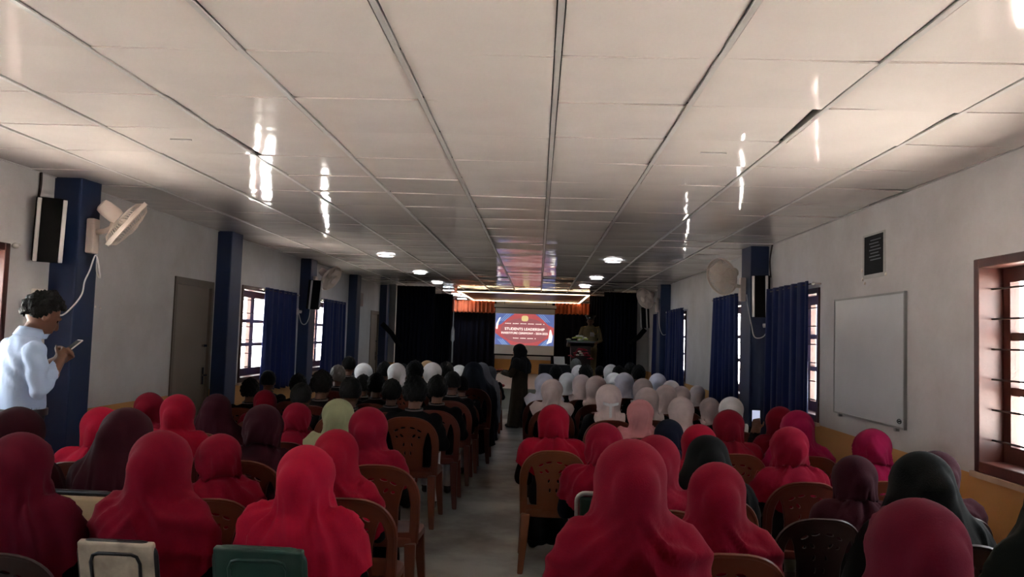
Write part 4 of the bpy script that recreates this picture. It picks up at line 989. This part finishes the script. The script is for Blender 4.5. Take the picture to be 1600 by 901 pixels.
last = sit(1690, 690, 2.49, 0, 'k', lin((15, 18, 15)), 'black embroidered veil at the right edge', 0, ccol=DARK)
# centre foreground chairs for the nearest two
p = at_y(988, 687, 2.70); plastic_chair((p.x, 2.70, 0), .0, .98, 'brown plastic chair under the large central red-scarved girl', BROWN)
p = at_y(1440, 781, 2.05); plastic_chair((p.x, 2.05, 0), .0, 1.05, 'plastic chair under the big dark crimson scarf at lower right', DARK)
# embroidery on the black veil at the right edge
for k in range(9):
    b = MB(); a0 = (-.20+.018*k, -.175, .70-.010*k); b.tube([a0, (a0[0]+.008, -.18, .64-.010*k)], .0018, 4)
    new('embroidery', b.mesh('embroidery', 'cable', True), last)
for z in (.71, .61):
    b = MB(); b.tube([(-.22+.02*k, -.17-.008*math.sin(k*.4), z-.012*k) for k in range(10)], .0018, 4); new('embroidery', b.mesh('embroidery', 'cable', True), last)
# phone held up
p = rp.matrix_basis @ Vector((-.118, .305, .955)); ph = new('smartphone', None, loc=(p.x, p.y, p.z), label='lit smartphone raised by the red-scarved girl on the right', cat='phone')
boxo('phone_body', (-.036, .036, -.004, .004, -.07, .07), 'black', ph, bev=.004)
M['phone_lit'] = mat('phone_screen_lit', (210, 220, 250), .3, emit=.05, ecol=(210, 220, 250)); boxo('phone_screen', (-.032, .032, -.0052, -.0042, -.062, .064), 'phone_lit', ph)
# right block, white headscarves and dark heads
WG = 'white scarved girls in the right block'
for (px, py, d, sc, c, desc, rib) in [
    (1001, 624, 6.32, 'y', PK, 'dusty pink scarf', 0), (1143, 620, 7.03, 'w', WH, 'white scarf against the navy curtain', 0), (1065, 620, 6.75, 'x', PW, 'pleated pale scarf behind the navy scarf', 0),
    (1110, 621, 8.10, 'w', PW, 'pale scarf left of the last white scarf', 0), (952, 600, 7.04, 'x', PW, 'pale scarf tied with a ribbon behind', 1), (1012, 605, 7.47, 'w', PW, 'pale scarf right behind the pink scarf', 0),
    (863, 592, 8.03, 'y', PW, 'long pale scarf beside the aisle', 0), (1041, 601, 8.19, 'y', PW, 'pale scarf in the middle of the white group', 0), (1065, 603, 8.93, 'w', PW, 'pale scarf above the pleated pale scarf', 0),
    (1090, 602, 10.23, 'w', PW, 'cream scarf beside the ochre wall', 0), (932, 587, 8.63, 'x', PW, 'straight pale scarf left of the ribbon-tied scarf', 0), (1005, 591, 8.92, 'w', PW, 'pale scarf above the pink scarf', 0),
    (851, 583, 9.03, 'y', LV, 'lacy white scarf by the aisle', 0), (1049, 594, 9.65, 'w', WH, 'white scarf peeking over the middle pale scarf', 0), (909, 585, 9.47, 'w', PW, 'pale scarf below the podium', 0),
    (976, 582, 9.64, 'y', LV, 'lavender white scarf with lace', 0), (960, 582, 10.38, 'w', WH, 'lacy white scarf left of the lavender one', 0), (1028, 583, 10.38, 'w', LV, 'white scarf in front of the far curtain', 0),
    (887, 582, 10.27, 'y', WH, 'small white scarf left of the podium flowers', 0), (905, 570, 12.13, 'w', WH, 'farthest white scarf under the podium', 0), (955, 569, 12.58, 'w', WH, 'far white scarf under the black wing curtain', 0)]:
    sit(px, py, d, 0, sc, c, desc, random.uniform(-8, 8), group=WG, ribbon=bool(rib))
DG = 'dark-haired people in the front right rows'
for (px, py, d, h, desc) in [(869, 570, 11.37, 0, 'dark-haired person by the aisle below the laptop'), (916, 570, 11.38, 1, 'dark-haired person next to the farthest white scarf'), (938, 571, 13.78, 2, 'dark-haired person below the officer'),
                             (967, 571, 11.83, 0, 'dark-haired person right of the officer'), (985, 567, 13.30, 1, 'dark-haired person near the right stage curtain'), (998, 570, 11.11, 0, 'dark-haired person beside the far right wall')]:
    sit(px, py, d, 0, None, None, 'seated '+desc, random.uniform(-10, 10), group=DG, hairm=HAIR[h])
sit(900, 560, 13.78, 0, None, None, 'seated grey-haired person under the podium', 0, hairm=HAIRG)
# left block behind the red scarves: boys and others
BG = 'dark-haired boys in the left block'
for (px, py, d, desc) in [(391, 592, 7.75, 'boy below the barred window, nearest the left wall'), (470, 597, 6.56, 'boy above the crimson pleated scarf'), (502, 580, 7.28, 'bushy-haired boy before the far left pillar'),
                          (548, 588, 6.50, 'boy behind the olive scarf'), (649, 589, 6.50, 'broad boy on the arched brown chair by the aisle'), (419, 578, 8.77, 'boy in front of the first left curtain'),
                          (466, 585, 8.47, 'boy between the two left curtains'), (588, 583, 8.00, 'boy behind the aisle-side crimson scarf'), (612, 592, 7.28, 'boy left of the broad boy'), (567, 585, 8.72, 'small boy glimpsed right of the olive scarf'),
                          (684, 586, 7.23, 'boy right of the broad boy'), (707, 579, 8.31, 'white-trousered boy at the aisle'), (722, 587, 9.03, 'boy at the aisle behind the small white scarf'), (528, 570, 9.31, 'boy with greying hair in front of the second curtain'),
                          (545, 556, 10.75, 'tall boy rising above the second curtain hem'), (601, 566, 10.76, 'boy before the far left door'), (648, 563, 9.01, 'large dark-haired boy beneath the wing curtain'), (697, 566, 10.48, 'boy below the rolled white cloth'), (575, 572, 11.48, 'far boy by the last left pillar'), (630, 568, 11.94, 'far boy below the left stage curtain')]:
    sit(px, py, d, 0, None, None, 'seated '+desc, random.uniform(-8, 8), group=BG, hairm=HAIRG if 'greying' in desc else None)
for (px, py, d, sc, c, desc) in [(568, 567, 10.03, 'w', WH, 'white scarf below the far left door'), (620, 567, 9.73, 'y', WH, 'wide white scarf left of the large dark-haired boy'), (676, 566, 9.75, 'y', WH, 'white scarf below the inner black curtain'),
                                 (718, 570, 11.20, 'w', WH, 'small white scarf by the dark veil'), (740, 565, 9.75, 'k', lin((26, 30, 38)), 'long dark veil at the aisle'), (753, 566, 11.92, 'k', lin((96, 96, 104)), 'grey veil beyond the long dark veil'), (668, 563, 11.41, 'w', lin((170, 140, 108)), 'beige cap-like scarf below the inner black curtain'),
                                 (766, 572, 12.64, 'w', lin((70, 70, 76)), 'dark grey scarf in the front row beside the aisle')]:
    sit(px, py, d, 0, sc, c, desc, random.uniform(-6, 6))

# ------------------------------------------------------------------ standing people
def standing_man():
    b = MB(); tilt = .5; hc = (.02, .085, 1.555)
    b.secs([(0, 0, .86, .155, .11), (0, 0, .96, .165, .115), (0, 0, 1.04, .165, .118), (0, -.005, 1.15, .17, .118), (0, -.012, 1.26, .185, .115), (0, -.012, 1.34, .18, .10), (0, -.005, 1.40, .13, .075), (0, .005, 1.44, .06, .058)])
    b.cap((0, .01, 1.40), .056, (.005, .055, 1.50), .05); add_head(b, hc, 1.0, tilt)
    R = [(.175, -.01, 1.35), (.225, .01, 1.13), (.08, .17, 1.29)]; L = [(-.175, -.01, 1.35), (-.23, .05, 1.14), (-.05, .20, 1.28)]
    for sgn, (sh, el, wr) in ((1, R), (-1, L)):
        b.cap(sh, .062, el, .05); m = Vector(el).lerp(Vector(wr), .55); b.cap(el, .05, m, .042); b.cap(m, .036, wr, .028)
        add_hand(b, wr, (-.55*sgn, .55, .55), (.6*sgn, .5, .3), 1.0, .75, sgn)
    for e in (-1, 1):
        b.cap((e*.085, 0, .88), .092, (e*.095, .015, .49), .066); b.cap((e*.095, .015, .49), .064, (e*.10, -.01, .09), .048); b.cap((e*.10, -.02, .045), .04, (e*.115, .13, .035), .034)
    fm = face_mat(hc, 1.0, tilt)
    def mf(x, y, z):
        if fm(x, y, z): return 4
        if z > 1.445 : return 1
        if y > .125 and z > 1.15: return 1
        if z < .085: return 3
        return 2 if z < 1.0 else 0
    def dp(co):
        x, y, z = co.T; on = (z > 1.01) & (z < 1.42)
        return on*(.006*np.sin(30*z+14*x+4*np.sin(11*x+9*z))*np.sin(12*x+16*y+9*z)+.004*np.sin(60*z+25*y)*(np.abs(x) > .17))
    me = remesh(b, 'person_body', ['shirt_blue', 'skin', 'trouser_dark', 'shoe', 'eye'], mf, .0075, 4, .6, dp)
    p = at_y(36, 560, 4.5); rz = math.radians(-36)
    o = new('person', me, loc=(p.x, 4.5, 0), rz=rz, label='standing man in pale blue shirt looking at a phone', cat='person')
    h = new('hair', hair_mesh(9, thick=.015, curl=.012, low=-.05), o)
    h.matrix_local = Matrix.Translation(hc) @ Matrix.Rotation(-tilt, 4, 'X') @ Matrix.Scale(1.02, 4) @ Matrix.Translation([-c for c in HC])
    b = MB(); rg = []
    for z, rr in ((1.425, .070), (1.455, .068), (1.475, .064)):
        rg.append([(rr*1.02*math.sin(a), .012+(z-1.42)*.5+rr*math.cos(a), z-.014*math.cos(a)) for a in [2*PI*k/24 for k in range(24)]])
    rg += [[(x*1.08, (y-.02)*1.08+.02, z) for x, y, z in R_] for R_ in reversed(rg)]
    b.loft(rg, cap=False); new('shirt_collar', b.mesh('shirt_collar', 'shirt_blue', True), o)
    b = MB(); b.secs([(0, 0, .98, .178, .13), (0, 0, 1.018, .178, .13)]); new('belt', b.mesh('belt', 'shoe', 40), o)
    w = o.matrix_basis @ Vector((.02, .25, 1.365))
    ph = new('smartphone', None, loc=w, rz=rz, label='white phone in the hands of the man in blue shirt', cat='phone')
    ph.rotation_euler = (math.radians(-50), 0, rz)
    boxo('phone_body', (-.036, .036, -.004, .004, -.072, .072), 'socket', ph, bev=.004); boxo('phone_screen', (-.032, .032, -.0055, -.0042, -.064, .064), 'black', ph)
standing_man()
def standing_woman():
    b = MB(); hc = (0, .04, 1.245)
    b.secs([(0, .0, .02, .20, .17), (0, 0, .2, .19, .155), (0, 0, .5, .165, .13), (0, 0, .75, .15, .115), (0, -.01, .92, .15, .11), (0, -.01, 1.04, .16, .095), (0, -.005, 1.10, .12, .07), (0, 0, 1.14, .055, .05)])
    b.cap((0, 0, 1.10), .05, (0, .02, 1.18), .044); add_head(b, hc, .94)
    for e in (-1, 1):
        el, wr = (e*.21, .05, .86), (e*.10, .27, .88); b.cap((e*.155, -.01, 1.06), .055, el, .048); b.cap(el, .048, wr, .036); add_hand(b, wr, (-e*.15, .95, .1), (0, 0, 1), .95, .4, e)
        b.cap((e*.07, .05, .035), .035, (e*.07, .19, .03), .028)
    fm = face_mat(hc, .94)
    def mf(x, y, z): return 4 if fm(x, y, z) else (1 if z > 1.13 or (y > .285 and z > .7) else (3 if z < .06 and y > .17 else 0))
    def dp(co):
        x, y, z = co.T; a = np.arctan2(x, y); return (z < .9)*(z < .9)*.010*np.sin(9*a+2*np.sin(3*z))*np.clip(1-z, 0, 1)
    me = remesh(b, 'person_body', ['cloth', 'skin_fair', 'trouser_dark', 'shoe', 'eye'], mf, .009, 4, .5, dp)
    p = at_z(810, 667, 0); o = new('person', me, loc=(p.x, 13.35, 0), rz=math.radians(62), scale=1.02, label='woman in dark olive-brown gown standing in the aisle with tray', cat='person', color=lin((54, 44, 34)))
    s = new('headscarf', SCARF['c'], o, color=lin((30, 28, 28)), loc=(0, .008, .285)); s.scale = (.97, .97, 1)
    w = o.matrix_basis @ Vector((0, .40, .89))
    t = new('serving_tray', None, loc=w, rz=math.radians(62), label='small brown tray carried by the standing woman', cat='tray')
    b = MB(); n = 28
    b.loft([[(r*1.25*math.cos(2*PI*k/n), r*math.sin(2*PI*k/n), z) for k in range(n)] for r, z in ((.10, 0), (.13, .005), (.145, .03), (.15, .03), (.135, .0), (.10, -.008))]); new('tray_dish', b.mesh('tray_dish', 'podium', 40), t)
    b = MB(); 
    for k in range(5): b.ell((-.08+.04*k, .02*(-1)**k, .03), .028, .028, .02, 8, 6)
    new('tray_ribbons', b.mesh('tray_ribbons', 'valance', True), t)
standing_woman()
q = at_y(777, 598, 16.9)
rb_ = new('ribbon_bundle', None, loc=(q.x, 16.9, .36), label='red and blue rosette bundle at the stage edge', cat='ribbon')
b = MB(); flower(b, (.05, 0, .09), .11, 0, 4); new('red_rosette', b.mesh('red_rosette', 'petal_r', True), rb_)
M['ribbon_blue'] = mat('ribbon_blue', (50, 40, 110), .6); b = MB(); flower(b, (-.10, .02, .08), .09, 0, 5); new('blue_rosette', b.mesh('blue_rosette', 'ribbon_blue', True), rb_)
def officer():
    b = MB(); hc = (0, .03, 1.50)
    b.secs([(0, 0, .84, .15, .105), (0, 0, .95, .16, .11), (0, 0, 1.08, .16, .115), (0, -.005, 1.22, .18, .115), (0, -.01, 1.31, .18, .10), (0, 0, 1.37, .12, .07), (0, .005, 1.41, .058, .055)])
    b.cap((0, 0, 1.36), .054, (0, .02, 1.45), .048); add_head(b, hc, .98)
    for e in (-1, 1):
        el, wr = (e*.25, .04, 1.07), (e*.22, .26, 1.02); b.cap((e*.175, 0, 1.32), .062, el, .048); b.cap(el, .047, wr, .03); add_hand(b, wr, (-e*.2, .95, -.1), (0, 0, 1), 1, .4, e)
        b.cap((e*.085, 0, .86), .09, (e*.09, .01, .48), .065); b.cap((e*.09, .01, .48), .062, (e*.095, -.01, .09), .048); b.cap((e*.095, -.02, .045), .04, (e*.11, .12, .035), .034)
    fm = face_mat(hc, .98)
    def mf(x, y, z): return 4 if fm(x, y, z) else (1 if z > 1.405 or (y > .27 and z > .9) else (3 if z < .085 else 0))
    me = remesh(b, 'person_body', ['khaki', 'skin', 'khaki', 'shoe', 'eye'], mf, .0085, 4, .5)
    p = at_y(923, 492, 18.05); o = new('person', me, loc=(p.x, 18.05, .43), rz=PI-.25, scale=(p.z-.43)/1.645, label='uniformed officer in khaki with peaked cap speaking at the podium', cat='person')
    b = MB(); n = 24
    def rg(rx, ry, z, y=0): return [(rx*math.cos(2*PI*k/n), .02+y+ry*math.sin(2*PI*k/n), z) for k in range(n)]
    b.loft([rg(.088, .105, 1.545), rg(.09, .107, 1.585), rg(.125, .14, 1.625, .01), rg(.11, .125, 1.645, .01)]); new('peaked_cap', b.mesh('peaked_cap', 'shoe', 50), o)
    b = MB(); b.loft([[(.075*math.sin(a), .10+.07*math.cos(a), 1.55-.012*math.cos(a)) for a in [-1.4+2.8*k/10 for k in range(11)]], [(.08*math.sin(a), .09+.02*math.cos(a), 1.56) for a in [-1.4+2.8*k/10 for k in range(11)]]], cap=False, closed=False); new('cap_peak', b.mesh('cap_peak', 'shoe'), o)
    b = MB(); b.ell((0, .128, 1.592), .02, .01, .024, 10, 6); new('cap_badge', b.mesh('cap_badge', 'alu', True), o)
    for e in (-1, 1):
        b = MB(); b.obox((e*.15, 0, 1.372), (.05, 0, -.012), (0, .028, 0), (0, 0, .006)); new('shoulder_board', b.mesh('shoulder_board', 'brass'), o)
    for k in range(3):
        b = MB(); b.box(-.115+.035*k, -.09+.035*k, .108, .118, 1.19, 1.25); b.ell((-.102+.035*k, .116, 1.17), .015, .006, .017, 10, 6); new('medal', b.mesh('medal', 'alu'), o)
    b = MB(); b.tube([(-.17, .03, 1.36), (-.19, .09, 1.25), (-.14, .12, 1.2), (-.06, .12, 1.3)], .008, 6); new('lanyard', b.mesh('lanyard', 'brass', True), o)
    b = MB(); b.secs([(0, 0, .985, .168, .118), (0, 0, 1.03, .168, .118)]); new('belt', b.mesh('belt', 'shoe', 40), o)
officer()
